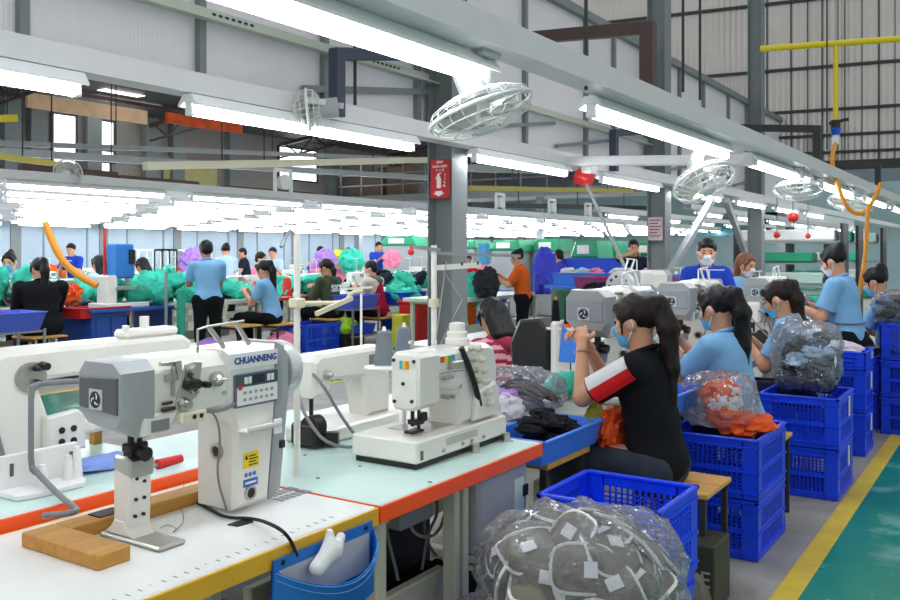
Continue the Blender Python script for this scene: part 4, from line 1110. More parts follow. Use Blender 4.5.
for i, (c, hh) in enumerate(zip(CP, (.122, .125))):
    t = thing('thread_cone', ('tall grey thread cone, left one on the white disc', 'grey thread cone, right one on the white disc')[i], 'thread cone', c, 'thread cones')
    mk('yarn', MB().lathe([(.034, c.z+.004), (.035, c.z+.012), (.024, c.z+hh-.006), (.017, c.z+hh)], (c.x, c.y, 0), 22), cone_grey if i == 0 else mat('bluish grey thread', '75808C', .7, bump=.3, bscale=250, stretch=(1, 1, 20)), t)
    mk('cone_tip', MB().cyl((c.x, c.y, c.z+hh), (c.x, c.y, c.z+hh+.014), .008, .005, 10), white_plastic, t)
    mk('cone_foot', MB().cyl((c.x, c.y, c.z), (c.x, c.y, c.z+.006), .036, n=20), white_plastic, t)
p = PZ(489, 437, .751)
t = thing('thread_cone', 'slim grey thread cone with an orange foot, right of the tension dials', 'thread cone', (p.x, p.y, .75), 'thread cones')
mk('yarn', MB().lathe([(.011, .765), (.0125, .78), (.010, .87), (.008, .874)], (p.x, p.y, 0), 16), mat('dull grey thread', '8F8B8B', .7), t)
mk('cone_foot', MB().lathe([(.026, .75), (.024, .756), (.012, .775), (.006, .776)], (p.x, p.y, 0), 18), orange_edge, t)
mk('cone_tip', MB().cyl((p.x, p.y, .874), (p.x, p.y, .886), .009, n=12), orange_edge, t)
p = PZ(400, 384, .765); d = 4.3
t = thing('oil_bottle', 'small orange bottle with a white band standing behind the thread cones', 'bottle', (CP[0].x-.25, CP[0].y+.35, .75))
bx_, by_ = PZ(399, 402, .75).x, PZ(399, 402, .75).y; t.location = (bx_, by_, .75)
mk('body', MB().lathe([(.03, .75), (.032, .76), (.032, .82), (.024, .84), (.012, .85)], (bx_, by_, 0), 16), orange_edge, t)
mk('band', MB().lathe([(.0325, .785), (.0325, .80)], (bx_, by_, 0), 16), white_plastic, t)
mk('cap', MB().cyl((bx_, by_, .85), (bx_, by_, .87), .013, n=12), white_plastic, t)
# second stand pole beyond the lettered machine
p = PD(297, 345, 2.75); sx2, sy2 = p.x, p.y
t2 = thing('thread_stand', 'white thread stand pole with a folded lower arm, behind the lettered machine', 'thread stand', (sx2, sy2, .75), 'thread stands')
mk('pole', MB().cyl((sx2, sy2, .75), (sx2, sy2, 1.51), .0105, n=12), white_paint, t2)
mk('collar', MB().box(PD(297, 303, 2.75), (.04, .04, .03), .004), mat('aged ivory', 'D8D0B0', .5), t2)
mk('lower_arm', MB().tube([PD(300, 303, 2.75), PD(343, 303, 2.8), PD(348, 299, 2.82), PD(350, 293, 2.82), PD(362, 291, 2.85)], .007, 8, smooth=1), mat('aged ivory', 'D8D0B0', .5), t2)
mk('folded_arm', MB().bar(PD(316, 314, 2.7), PD(352, 298, 2.82), .01, .014), mat('aged ivory', 'D8D0B0', .5), t2)
mk('top_hooks', MB().tube([PD(284, 240, 2.72), PD(290, 230, 2.74), PD(297, 236, 2.75)], .006, 7).tube([PD(284, 240, 2.72), PD(281, 247, 2.7)], .006, 7), galv, t2)

# ================================================================ plain sewing machine used in the rows behind
def make_flatbed(label, ox, oy, oz=.75, body=None, group='plain sewing machines'):
    body = body or white_paint
    t = thing('sewing_machine', label, 'sewing machine', (ox, oy, oz), group); X, Z = ox, oz
    mk('bed', MB().bx(X-.09, X+.09, oy-.24, oy+.24, Z, Z+.06, .01), body, t)
    out = [(oy+.08, Z+.06), (oy+.22, Z+.06), (oy+.225, Z+.27), (oy+.20, Z+.325), (oy-.20, Z+.325), (oy-.235, Z+.30), (oy-.235, Z+.17), (oy-.15, Z+.17), (oy-.13, Z+.225), (oy+.05, Z+.215)]
    mk('arm', MB().prism(out, X-.055, X+.055, 'x', bev=.014), body, t)
    mk('needle_bar', MB().cyl((X, oy-.19, Z+.175), (X, oy-.19, Z+.09), .008, n=8).box((X, oy-.19, Z+.075), (.025, .04, .02), .004), dark_steel, t)
    mk('hand_wheel', MB().lathe([(.02, oy+.225), (.058, oy+.235), (.062, oy+.25), (.055, oy+.268), (.01, oy+.272)], (X, 0, Z+.255), 18, axis='y'), grey_enamel, t)
    mk('tension_dial', MB().lathe([(.018, X+.055), (.018, X+.07), (.008, X+.085)], (0, oy-.17, Z+.25), 12, axis='x'), steel, t)
    mk('thread_pole', MB().cyl((X-.04, oy+.15, Z+.32), (X-.04, oy+.15, Z+.56), .005, n=6).bar((X-.04, oy+.02, Z+.555), (X-.04, oy+.22, Z+.555), .008, .008), white_paint, t)
    mk('control_panel', MB().bx(X+.055, X+.062, oy+.08, oy+.19, Z+.24, Z+.30, .002), mid_grey, t)
    return t
fb = make_flatbed('white sewing machine seen from its dark pulley end behind the lettered machine', -2.2, 2.62)
m = MB().box((-2.15, 2.36, .80), (.12, .07, .08), .01).bar((-2.2, 2.34, .78), (-2.06, 2.42, .78), .03, .05).cyl((-2.12, 2.33, .83), (-2.12, 2.38, .83), .04, n=14)
mk('belt_gear', m, dark_steel, fb)
mk('hoses', MB().tube([(-2.2, 2.4, 1.03), (-2.1, 2.38, .98), (-2.08, 2.45, .86), (-2.0, 2.48, .755)], .006, 7, smooth=2).tube([(-2.2, 2.36, .95), (-2.12, 2.3, .88), (-2.02, 2.32, .77), (-1.95, 2.5, .756), (-1.98, 2.6, .756)], .006, 7, smooth=2), grey_cable, fb)

# ================================================================ white cylinder arm machine at the left border
lx, ly = -2.58, 1.47
lt = thing('cylinder_arm_machine', 'large white sewing machine with a grey tube frame at the left border', 'sewing machine', (lx, ly, TB))
out = [(1.28, TB), (1.585, TB), (1.60, .90), (1.565, 1.0), (1.545, 1.06), (2.05, 1.06), (2.13, 1.09), (2.14, 1.13), (2.10, 1.155), (1.44, 1.155), (1.40, 1.13), (1.34, 1.02)]
mk('arm', MB().prism(out, lx-.09, lx+.08, 'x', bev=.014), white_paint, lt)
mk('head', MB().prism([(2.02, 1.10), (2.02, .93), (2.05, .90), (2.15, .90), (2.17, .93), (2.17, 1.12)], lx-.08, lx+.075, 'x', bev=.01), white_paint, lt)
mk('bed_arm', MB().prism([(1.58, .86), (2.2, .875), (2.2, .925), (1.58, .915)], lx-.06, lx+.06, 'x', bev=.012), white_paint, lt)
mk('grey_cover', MB().prism([(1.27, TB), (1.43, TB), (1.435, .86), (1.40, .99), (1.33, 1.0)], lx+.08, lx+.10, 'x', bev=.006), mid_grey, lt)
fpz = mk('face_plate', MB().prism([(1.555, .845), (1.685, .835), (1.685, .935), (1.66, .96), (1.555, .95)], lx+.08, lx+.115, 'x', bev=.006), white_paint, lt)
m = MB()
for y, z in ((1.60, .905), (1.64, .905), (1.60, .87), (1.64, .868)): m.cyl((lx+.11, y, z), (lx+.119, y, z), .010, n=12)
mk('plate_knob', m, dark_steel, fpz)['kind'] = 'stuff'
pl_ = mk('tension_plate', MB().prism([(1.52+.05*math.cos(a), 1.075+.045*math.sin(a)) for a in np.linspace(0, 2*PI, 18)[:-1]]+[], lx+.08, lx+.088, 'x'), steel, lt)
for y, z, r in ((1.555, 1.105, .014), (1.53, 1.1, .009), (1.535, 1.06, .008)):
    mk('tension_knob', MB().cyl((lx+.085, y, z), (lx+.115, y, z), r, r*.8, 12), black_plastic, pl_)
mk('top_guide', MB().box((lx, 2.0, 1.17), (.08, .22, .03), .01).cyl((lx, 1.99, 1.18), (lx, 1.99, 1.225), .016, n=10).cyl((lx+.02, 1.9, 1.18), (lx+.02, 1.9, 1.2), .012, n=10), white_paint, lt)
tube = [PX(u, v, -2.3) for u, v in ((82, 381), (60, 382), (36, 384), (31, 388), (31, 430), (31, 468), (36, 473))]
gt = mk('tube_frame', MB().tube(tube, .008, 10, smooth=1), grey_cable, lt)
tail = [PX(31, 466, -2.3), PX(40, 476, -2.28)]+[PZ(u, v, TB+.012) for u, v in ((62, 498), (74, 507), (78, 511), (66, 514), (42, 516))]
single('grey_hose', MB().tube(tail, .008, 10, smooth=2), grey_cable, 'grey hose curling on the left table, coming from the tube frame', 'hose')
# white plastic fixture with pegs
q0, q1 = PZ(25, 501, TB), PZ(81, 487, TB)
ft = thing('plastic_fixture', 'white plastic fixture with pegs lying on the left table', 'fixture', ((q0.x+q1.x)/2, (q0.y+q1.y)/2, TB))
mk('base', MB().prism([(q0.x-.12, q0.y-.02), (q0.x-.01, q0.y-.02), (q0.x+.01, q0.y+.03), (q1.x+.01, q1.y), (q1.x-.02, q1.y+.03), (q0.x-.12, q1.y+.03)], TB, TB+.018, 'z', bev=.004), white_plastic, ft)
w0 = q0.x-.09
mk('upright', MB().bx(w0-.012, w0, q0.y-.02, q1.y+.05, TB+.015, TB+.11, .004), white_plastic, ft)
m = MB().bx(w0, w0+.003, q0.y+.01, q0.y+.02, TB+.05, TB+.085).bx(w0, w0+.003, q0.y+.19, q0.y+.2, TB+.05, TB+.085); mk('slot', m, dark_grey, ft)
for y, h in ((q0.y+.08, .06), (q0.y+.16, .07), (q1.y+.02, .09)): mk('peg', MB().cyl((w0+.04, y, TB+.015), (w0+.04, y, TB+.015+h), .017, .009, 14), white_plastic, ft)
p = PZ(68, 445, .75)
single('wood_block', MB().bx(-2.72, -2.69, 1.87, 1.90, TB, .89), wood, 'upright wooden block behind the white fixture on the left table', 'block')
p = PZ(132, 458, .76); 
t = thing('screwdriver', 'red handled screwdriver lying behind the machine post', 'screwdriver', (-2.22, 1.78, TB))
mk('handle', MB().cyl((-2.22, 1.76, TB+.017), (-2.22, 1.85, TB+.018), .016, .013, 12), red_plastic, t); mk('shaft', MB().cyl((-2.22, 1.70, TB+.015), (-2.22, 1.76, TB+.016), .006, n=8), steel, t)
single('blue_cloth', crumple((-2.40, 1.72, TB+.012), (.07, .13, .016), 4, 20, .3, 2.), cloth('periwinkle cloth', '8AA4E8'), 'periwinkle blue cloth lying beyond the machine post', 'cloth')
# ================================================================ people
def ik(a, b, l1, l2, pole):
    a = Vector(a); b = Vector(b); d = b-a; L = min(d.length, (l1+l2)*.995); d.normalize()
    x = (l1*l1-l2*l2+L*L)/(2*L); h = math.sqrt(max(l1*l1-x*x, 0))
    p = Vector(pole); p = p-d*p.dot(d); p.normalize()
    return a+d*x+p*h, a+d*L
def hand_sdf(wr, dv, nv, side, curl):
    """wr wrist, dv direction to the fingers, nv palm normal, side=+1 if the thumb is on +cross(d,n)"""
    d = Vector(dv).normalized(); n = Vector(nv); n = (n-d*n.dot(d)).normalized(); s = d.cross(n)*side
    q = SDF(); W = Vector(wr)
    M = np.array(Matrix((s, d, n)).transposed())
    q.cone(W-d*.03, W+d*.02, .023, .024, .01).ell(W+d*.047, (.037, .047, .016), M, .012)
    for i in range(4):
        L = (.064, .073, .068, .054)[i]; b = W+d*.078+s*(.028-.0185*i)
        c1 = curl*(.55+.08*i); c2 = c1+curl*.8
        e1 = b+(d*math.cos(c1)+n*math.sin(c1))*L*.52; e2 = e1+(d*math.cos(c2)+n*math.sin(c2))*L*.48
        q.cone(b-d*.02, e1, .0095, .0085, .004).cone(e1, e2, .0085, .0068, .004)
    b = W+d*.022+s*.03; t1 = b+(d*.55+s*.65+n*.35)*.038; t2 = t1+(d*.85+s*.15+n*.4)*.034
    q.cone(b-s*.012, t1, .0125, .0105, .006).cone(t1, t2, .0105, .008, .005)
    return q
HAIR_N = [0]
def person(label, x, y, rz, pose='sit', seat=.46, s=1., lean=.07, pitch=12., yaw=0., hands=None, shirt=None, trousers=None, hair='pony', haircol=None,
           mask=None, h=.012, sk=None, sleeve='short', build=1., hood=False, group=None, poles=None, z0=0., extra=None, zpel=None, legs=True, fold=.006):
    shirt = shirt or c_sky; trousers = trousers or c_black; haircol = haircol or hair_black; sk = sk or skin
    t = thing('person', label, 'person', (x, y, z0), group or 'workers at the sewing rows')
    t.rotation_euler = (0, 0, R(rz)); t.scale = (s, s, s)
    zp = zpel or ((seat/s+.085) if pose == 'sit' else .80)
    B = build
    pel = Vector((0, 0, zp)); wa = Vector((0, lean*.35, zp+.14)); ch = Vector((0, lean*.8, zp+.30)); nb = Vector((0, lean, zp+.445))
    hc = nb+Vector((0, .03+.0012*pitch, .135))
    Rh = (Matrix.Rotation(R(yaw), 3, 'Z') @ Matrix.Rotation(R(-pitch), 3, 'X')); M = np.array(Rh)
    H = lambda a, b, c: hc+Rh @ Vector((a, b, c))
    # --- arms
    if hands is None: hands = ((-.07, .34, zp+.30), (.07, .34, zp+.30))
    arms = []
    for sd, tg, in ((-1, hands[0]), (1, hands[1])):
        sh = Vector((sd*.158*B, lean*.95, zp+.395))
        pole = (sd*.5, -.35, -1.) if poles is None else (sd*poles[0], poles[1], poles[2])
        el, wr = ik(sh, tg, .265, .235, pole)
        arms.append((sd, sh, el, wr))
    # --- legs
    if pose == 'sit':
        lg = [(sd, Vector((sd*.085, .02, zp-.01)), Vector((sd*.10, .40, max(zp-.03, .45))), Vector((sd*.10, .40-.03, .07))) for sd in (-1, 1)]
    else:
        lg = [(sd, Vector((sd*.085, 0, zp-.03)), Vector((sd*.09, .02, .44)), Vector((sd*.095, -.01, .07))) for sd in (-1, 1)]
    trunk = SDF()
    trunk.ell(pel, (.155*B, .115*B, .12)).ell(wa, (.125*B, .098*B, .14), None, .05).ell(ch, (.148*B, .10*B, .16), None, .05)
    trunk.cone(arms[0][1]+Vector((.03, 0, -.005)), arms[1][1]+Vector((-.03, 0, -.005)), .052, .052, .05)
    body = SDF(); body.p += trunk.inflate(-.012).p
    body.cone(nb-Vector((0, 0, .05)), H(0, -.018, -.05), .05, .046, .03)
    body.ell(H(0, -.012, .022), (.072, .09, .086), M, .02).ell(H(0, .024, -.045), (.053, .058, .062), M, .04).ell(H(0, .058, -.088), (.022, .02, .018), M, .03)
    body.cone(H(0, .076, .004), H(0, .094, -.03), .007, .0125, .014).cone(H(-.03, .066, .024), H(.03, .066, .024), .014, .014, .02)
    for sd in (-1, 1):
        body.ell(H(sd*.030, .091, .006), (.015, .011, .009), M, .012, -1).ell(H(sd*.073, -.006, -.012), (.010, .02, .031), M, .01).ell(H(sd*.036, .05, -.03), (.022, .025, .022), M, .03)
    body.cone(H(-.016, .077, -.060), H(.016, .077, -.060), .0085, .0085, .008)
    for sd, sh, el, wr in arms:
        body.cone(sh, el, .043*B, .036*B, .03).cone(el, wr, .037*B, .024, .02)
    for sd, hp_, kn, an in lg:
        body.cone(hp_, kn, .078*B, .055, .04).cone(kn, an, .052, .034, .03).cone(an, an+Vector((0, .11, -.035)), .034, .028, .03)
    bm_ = body.mesh(h)
    hm = []
    for i, (sd, sh, el, wr) in enumerate(arms):
        fd = (wr-el).normalized()
        tgt = fd+Vector((-sd*.30, .30, .05))
        nv = Vector((-sd*.8, .25, -.5))
        hm.append(hand_sdf(wr+fd*.01, tgt, nv, 1 if sd > 0 else -1, 1.25).mesh(min(h*.55, .0075)))
    bm_ = join(bm_, *hm)
    mk('body', bm_, sk, t, local=True, ang=0)
    # --- eyes and brows
    em = MB(); bw = MB()
    for sd in (-1, 1):
        em.sphere(H(sd*.030, .078, .005), (.010, .008, .0062), 10)
        bw.tube([H(sd*.014, .083, .026), H(sd*.03, .083, .031), H(sd*.046, .073, .026)], [.002, .0035, .0015], 6)
    for nm, mb, mm in (('eye', em, eye_dark), ('eyebrow', bw, haircol)):
        k = len(mb.v)//2; kf = len(mb.f)//2
        for a in (0, 1):
            part = MB(); part.v = mb.v[a*k:(a+1)*k]; part.f = [tuple(i-a*k for i in f) for f in mb.f[a*kf:(a+1)*kf]]; part.m = [0]*kf
            mk(nm, part, mm, t, local=True, ang=0)
    # --- shirt
    g = trunk.inflate(.010)
    clips = []
    cut = nb+Vector((0, .0, .018))
    if sleeve is not None:
        slv = []
        for sd, sh, el, wr in arms:
            if sleeve == 'short':
                e = sh.lerp(el, .74); g.cone(sh, e, .058*B, .062*B, .03)
                slv.append((sh, el, e))
            else:
                g.cone(sh, el, .058*B, .052*B, .03).cone(el, el.lerp(wr, .92), .05*B, .036, .02)
    low = zp-.075 if pose == 'sit' else zp-.05
    clips += [((0, 0, -1), (0, 0, low)), ((0, .25, 1), tuple(cut))]
    sm = g.mesh(h, clips, fold, 22 if h < .011 else 16, hash(label) % 1000 if False else int(x*37+y*91) % 997)
    if sleeve == 'short':
        # open the sleeve ends: a flat cut just below the cuff
        V = np.array(sm.v)
        for sh, el, e in slv:
            d = np.array((el-sh).normalized()); tt = (V-np.array(e))@d; rad = np.linalg.norm(V-np.array(e)-np.outer(tt, d), axis=1)
            mm_ = (tt > 0) & (rad < .1); V[mm_] -= np.outer(tt[mm_]*.9, d)
        sm.v = [tuple(p) for p in V]
    top = mk('hoodie' if hood else ('jacket' if sleeve == 'long' else 'shirt'), sm, shirt, t, local=True, ang=0)
    if hood:
        hd_ = SDF().cone(nb+Vector((-.07, -.03, -.0)), nb+Vector((0, -.10, -.03)), .04, .05).cone(nb+Vector((.07, -.03, 0)), nb+Vector((0, -.10, -.03)), .04, .05).mesh(max(h, .01), (), .004, 30)
        mk('hood', hd_, hood if not isinstance(hood, bool) else shirt, t, local=True, ang=0)
    else:
        cl = MB().tube([nb+Vector((.062*math.cos(a), .055*math.sin(a)+.005, .012-.022*math.sin(a))) for a in np.linspace(0, 2*PI, 17)[:-1]], .011, 7, closed=True)
        mk('collar', cl, shirt, t, local=True, ang=0)
    # --- trousers and shoes
    if legs:
        p = SDF().ell(pel-Vector((0, 0, .02)), (.163*B, .125*B, .12))
        for sd, hp_, kn, an in lg: p.cone(hp_, kn, .092*B, .068, .04).cone(kn, an, .066, .05, .03)
        mk('trousers', p.mesh(max(h, .012), [((0, 0, 1), (0, 0, zp+.05)), ((0, 0, -1), (0, 0, .075))], fold, 24, 3), trousers, t, local=True, ang=0)
        for sd, hp_, kn, an in lg:
            mk('shoe', SDF().cone(an+Vector((0, -.02, -.03)), an+Vector((0, .13, -.04)), .042, .036, .02).mesh(max(h, .012), [((0, 0, -1), (0, 0, .002))]), c_dkgrey, t, local=True, ang=0)
    # --- mask
    if mask is not None:
        f = SDF().ell(H(0, .026, -.045), (.060, .066, .070), M, .04).ell(H(0, .058, -.088), (.030, .028, .026), M, .03).cone(H(0, .076, -.01), H(0, .096, -.032), .014, .019, .025).ell(H(0, -.012, .022), (.070, .088, .084), M, .02)
        fwd = Rh @ Vector((0, -1, 0)); up = Rh @ Vector((0, -.12, 1)); dn = Rh @ Vector((0, .15, -1))
        mk_ = mk('face_mask', f.mesh(min(h, .009), [(tuple(fwd), tuple(H(0, .028, 0))), (tuple(up), tuple(H(0, .08, -.012))), (tuple(dn), tuple(H(0, .05, -.108)))]), mask, t, local=True, ang=0)
        for sd in (-1, 1):
            mk('ear_loop', MB().tube([H(sd*.058, .034, -.018), H(sd*.074, .008, .012), H(sd*.080, -.016, .004), H(sd*.078, -.014, -.03), H(sd*.056, .03, -.085)], .0028, 6, smooth=1), white_plastic, mk_, local=True, ang=0)
    # --- hair
    hr = SDF().ell(H(0, -.02, .033), (.083, .097, .088), M, .02)
    hr.ell(H(0, .108, -.038), (.088, .078, .095), M, .025, -1)
    hr.ell(H(.09, .03, -.06), (.035, .06, .07), M, .02, -1).ell(H(-.09, .03, -.06), (.035, .06, .07), M, .02, -1)
    if hair in ('pony', 'bun', 'low', 'long'):
        hr.cone(H(-.045, .054, .076), H(-.066, .048, .02), .013, .011, .02).cone(H(.045, .054, .076), H(.066, .048, .02), .013, .011, .02)
        for sd in (-1, 1): hr.cone(H(sd*.070, .035, .03), H(sd*.073, .04, -.05), .011, .005, .012)
    if hair == 'bangs' or hair == 'pony':
        hr.cone(H(-.04, .062, .066), H(.04, .062, .066), .016, .016, .02)
    if hair == 'pony':
        b = H(0, -.085, .065); D = lambda dy, dz: b+Vector((0, dy, dz))
        hr.ell(b, .034).cone(b, D(-.04, .0), .028, .033, .02).cone(D(-.04, .0), D(-.072, -.10), .034, .045, .02).cone(D(-.072, -.10), D(-.082, -.27), .045, .038, .02).cone(D(-.082, -.27), D(-.095, -.50), .036, .008, .02)
    elif hair == 'low':
        b = H(0, -.10, .0); D = lambda dy, dz: b+Vector((0, dy, dz))
        hr.ell(b, .03).cone(b, D(-.03, -.06), .028, .036, .02).cone(D(-.03, -.06), D(-.03, -.22), .036, .028, .02).cone(D(-.03, -.22), D(-.02, -.34), .028, .008, .02)
    elif hair == 'bun':
        hr.ell(H(0, -.085, .085), (.045, .042, .042))
    elif hair == 'long':
        for sd in (-1, 0, 1): hr.cone(H(sd*.05, -.05, .0), H(sd*.06, -.06, -.16), .045, .035, .03)
    elif hair == 'short':
        hr.ell(H(0, -.055, -.02), (.07, .055, .06), M, .02)
    ho = mk('hair', hr.mesh(min(h, .01), (), .003, 95, 5, (1, 1, .12)), haircol, t, local=True, ang=0)
    if hair in ('pony', 'low'):
        b = H(0, -.087, .065) if hair == 'pony' else H(0, -.10, 0)
        mk('hair_tie', MB().tube([b+Rh @ Vector((.031*math.cos(a), -.02, .031*math.sin(a))) for a in np.linspace(0, 2*PI, 13)[:-1]], .006, 6, closed=True), c_dkgrey, ho, local=True, ang=0)
    t['_'] = 0; del t['_']
    return t, dict(sh=arms, nb=nb, hc=hc, H=H, zp=zp, shirt=top)
def seat_bench(label, x, y, w=.30, l=.34, z=.45, m=None, group='work benches', name='work_bench'):
    t = thing(name, label, 'bench', (x, y, 0), group)
    for k in range(2):
        y0 = y-l/2+k*l/2; mk('seat_board', MB().bx(x-w/2, x+w/2, y0+.003, y0+l/2-.003, z-.022, z, .003), m or bench_wood, t)
    for q in (y-l/2+.01, y+l/2-.03): mk('seat_rail', MB().bx(x-w/2+.01, x+w/2-.01, q, q+.02, z-.05, z-.022), dark_frame, t)
    mk('stretcher', MB().bx(x-w/2+.01, x+w/2-.01, y-l/2+.012, y-l/2+.028, .18, .2), dark_frame, t)
    for sx in (-1, 1):
        for sy in (-1, 1): mk('leg', MB().bx(x+sx*(w/2-.025)-.012, x+sx*(w/2-.025)+.012, y+sy*(l/2-.025)-.012, y+sy*(l/2-.025)+.012, 0, z-.022), dark_frame, t)
    return t
NEARH = .0085
# --- the near row on the right
p1, i1 = person('woman in a black tee with white and red sleeve stripes, long ponytail and blue mask', -1.35, 3.72, 90, seat=.46, s=1.03, lean=.055, pitch=10, hands=((-.055, .325, .995), (.05, .345, .985)),
    shirt=c_black, trousers=c_denim, hair='pony', haircol=hair_brown, mask=mask_blue, h=NEARH, build=1.05, fold=.005)
# sleeve stripes on both upper sleeves
for sd, sh, el, wr in i1['sh']:
    d = (el-sh).normalized(); f = Vector((0, 1, 0)); f = (f-d*f.dot(d)).normalized(); o_ = d.cross(f)*(1 if d.cross(f).x*sd > 0 else -1)
    for c0, c1, mm in ((.12, .95, c_white), (-.72, .10, c_red)):
        vs = []; fs = []; n1, n2 = 14, 8
        for off in (0, .004):
            for i in range(n1):
                tt = -.02+(.74*.265+.008)*i/(n1-1)
                for j in range(n2):
                    a = c0+(c1-c0)*j/(n2-1); rr = (.0655+.004*i/(n1-1))*1.05+off
                    vs.append(sh+d*tt+(o_*math.cos(a)+f*math.sin(a))*rr)
        K = n1*n2
        for i in range(n1-1):
            for j in range(n2-1):
                a = i*n2+j; fs += [(a, a+1, a+n2+1, a+n2), (K+a, K+a+n2, K+a+n2+1, K+a+1)]
        for i in range(n1-1):
            for q in (0, n2-1): fs.append((i*n2+q, (i+1)*n2+q, K+(i+1)*n2+q, K+i*n2+q))
        mk('sleeve_stripe', MB().add(vs, fs), mm, i1['shirt'], local=True, ang=60)
sd, sh, el, wr = i1['sh'][0]; d = (wr-el).normalized(); q = Vector((1, 0, 0)); q = (q-d*q.dot(d)).normalized(); r_ = d.cross(q)
mk('bracelet', MB().tube([el.lerp(wr, .86)+(q*math.cos(a)+r_*math.sin(a))*.031 for a in np.linspace(0, 2*PI, 15)[:-1]], .003, 6, closed=True), steel, p1, local=True)
p2, _ = person('woman in a sky blue polo with black ponytail and blue mask, hands raised', -1.27, 4.76, 78, seat=.46, s=1.03, lean=.09, pitch=12, hands=((-.06, .36, .92), (.06, .36, .90)),
    shirt=c_sky, trousers=c_navy, hair='pony', haircol=hair_black, mask=mask_blue, h=NEARH)
p3, _ = person('woman with long brown ponytail and blue mask half hidden by the big clear bag', -1.20, 6.10, 92, seat=.46, s=1.02, lean=.12, pitch=24, hands=((-.08, .36, .84), (.06, .36, .84)),
    shirt=c_sky, trousers=c_navy, hair='pony', haircol=hair_brown, mask=mask_blue, h=.01)
p4, i4 = person('standing woman in a sky blue shirt with a bun and pale mask at right', -1.16, 7.42, 84, 'stand', s=1.0, lean=.05, pitch=22, hands=((-.10, .33, 1.02), (.08, .33, 1.03)),
    shirt=c_sky, trousers=c_black, hair='bun', mask=mask_white, h=.01, build=1.1)
mk('apron_string', MB().tube([Vector((.152*1.1*math.cos(a), .0+.125*1.1*math.sin(a)+.015, i4['zp']+.10)) for a in np.linspace(0, 2*PI, 25)[:-1]], .006, 6, closed=True), c_grey, p4, local=True)
mk('apron', MB().box((0, .15, i4['zp']-.02), (.26, .02, .30), .008), c_tan, p4, local=True)
p5, _ = person('seated worker in sky blue with a blue mask at the right border', -.93, 8.30, 85, seat=.50, s=1.05, lean=.09, pitch=22, hands=((-.08, .36, .82), (.06, .36, .82)), shirt=c_sky, hair='bun', mask=mask_blue, h=.011)
p6, _ = person('worker in black with black hair, bent low just left of the right border worker', -1.30, 8.95, 80, seat=.48, s=1.0, lean=.16, pitch=38, hands=((-.08, .36, .84), (.06, .36, .84)), shirt=c_black, hair='short', h=.013)
p7, _ = person('worker in a royal blue jacket and white mask standing behind the machines', -2.45, 8.02, -158, 'stand', s=1.05, lean=.03, pitch=10, hands=((-.14, .30, .90), (.12, .30, .9)), shirt=c_royal, hair='bangs', mask=mask_white, h=.011, sleeve='long')
p8, _ = person('worker with reddish hair and white mask, turned to the right, behind the machines', -2.36, 8.76, -110, 'stand', s=.96, lean=.05, pitch=14, hands=((-.10, .34, .98), (.10, .34, .98)), shirt=c_sky, hair='long', haircol=hair_red, mask=mask_white, h=.011)
# --- striped hoodie person in the middle
def stripes(mb):
    return paint(mb, lambda c: 0 if math.sin(c[2]*115+c[1]*30+4*math.sin(c[0]*14)) > .15 else 1)
p9, i9 = person('seated worker in a pink and maroon striped hoodie behind a black machine back', -2.62, 4.66, 66, seat=.40, s=.97, lean=.12, pitch=34, hands=((-.1, .36, .75), (.1, .36, .75)), hair='long', h=.012, sleeve='long', hood=True, build=1.05, shirt=mat('maroon stripe knit', '9A2A42', .9, var=.1))
o = i9['shirt']; me = o.data; me.materials.append(mat('pale pink stripe knit', 'E7A9B0', .9, var=.1))
me.polygons.foreach_set('material_index', [0 if math.sin(p.center.z*105+p.center.y*40+3*math.sin(p.center.x*14)) > .15 else 1 for p in me.polygons]); me.update()
# --- rows on the left, seen from behind
LX = -8.8
def at_row(u, X): 
    d = X/(FX+RX*(u-CU)/FOC); return FY*d+RY*(u-CU)/FOC*d
person('woman in a loose black sweater seated at far left, seen from behind', -9.55, at_row(42, -9.55), 72, seat=.50, s=1.13, lean=.06, pitch=14, yaw=18, shirt=c_black, hair='pony', h=.014, sleeve='long', build=1.25)
person('standing woman in a sky blue polo seen from behind, left of centre', LX, at_row(208, LX), 62, 'stand', s=1.07, lean=.05, pitch=20, shirt=c_sky, hair='short', haircol=hair_black, h=.014, build=1.05, sk=skin_tan)
person('seated woman in sky blue with a long black ponytail, right of the standing one', -8.75, at_row(272, -8.75), 108, seat=.47, s=1.1, lean=.07, pitch=18, shirt=c_sky, hair='pony', h=.014)
psk, isk = person('seated worker in an olive hoodie with white lettering on the back', -8.75, at_row(333, -8.75), 92, seat=.47, s=1.12, lean=.08, pitch=16, yaw=18, shirt=c_olive, hair='low', haircol=hair_brown, h=.014, sleeve='long', hood=True, build=1.12)
Mx = Matrix.Translation((.02, 0, isk['zp']+.30)) @ Matrix.Rotation(PI/2, 4, 'X')
tm = MB().text('SKY', .125, Mx, .004, 0, .004)
from mathutils.bvhtree import BVHTree
bt = BVHTree.FromPolygons([v.co for v in isk['shirt'].data.vertices], [tuple(p.vertices) for p in isk['shirt'].data.polygons])
nv_ = []
for p in tm.v:
    hit = bt.ray_cast(Vector((p[0], -1, p[2])), Vector((0, 1, 0)))[0]
    nv_.append((p[0], (hit.y if hit else .0)-.006+p[1], p[2]))
tm.v = nv_
mk('back_lettering', tm, c_white, isk['shirt'], local=True, smooth=False)
prd, ird = person('seated worker in a crimson vest over oatmeal sleeves with a white hair clip', -8.65, at_row(378, -8.65), 96, seat=.44, s=1.12, lean=.08, pitch=14, yaw=20, shirt=c_cream, hair='short', mask=mask_white, h=.014, sleeve='long', hood=c_grey, build=1.05)
vs_ = SDF(); zz = ird['zp']
vs_.ell((0, 0, zz), (.185, .145, .14)).ell((0, .03, zz+.14), (.155, .128, .15), None, .05).ell((0, .064, zz+.30), (.15, .128, .15), None, .05)
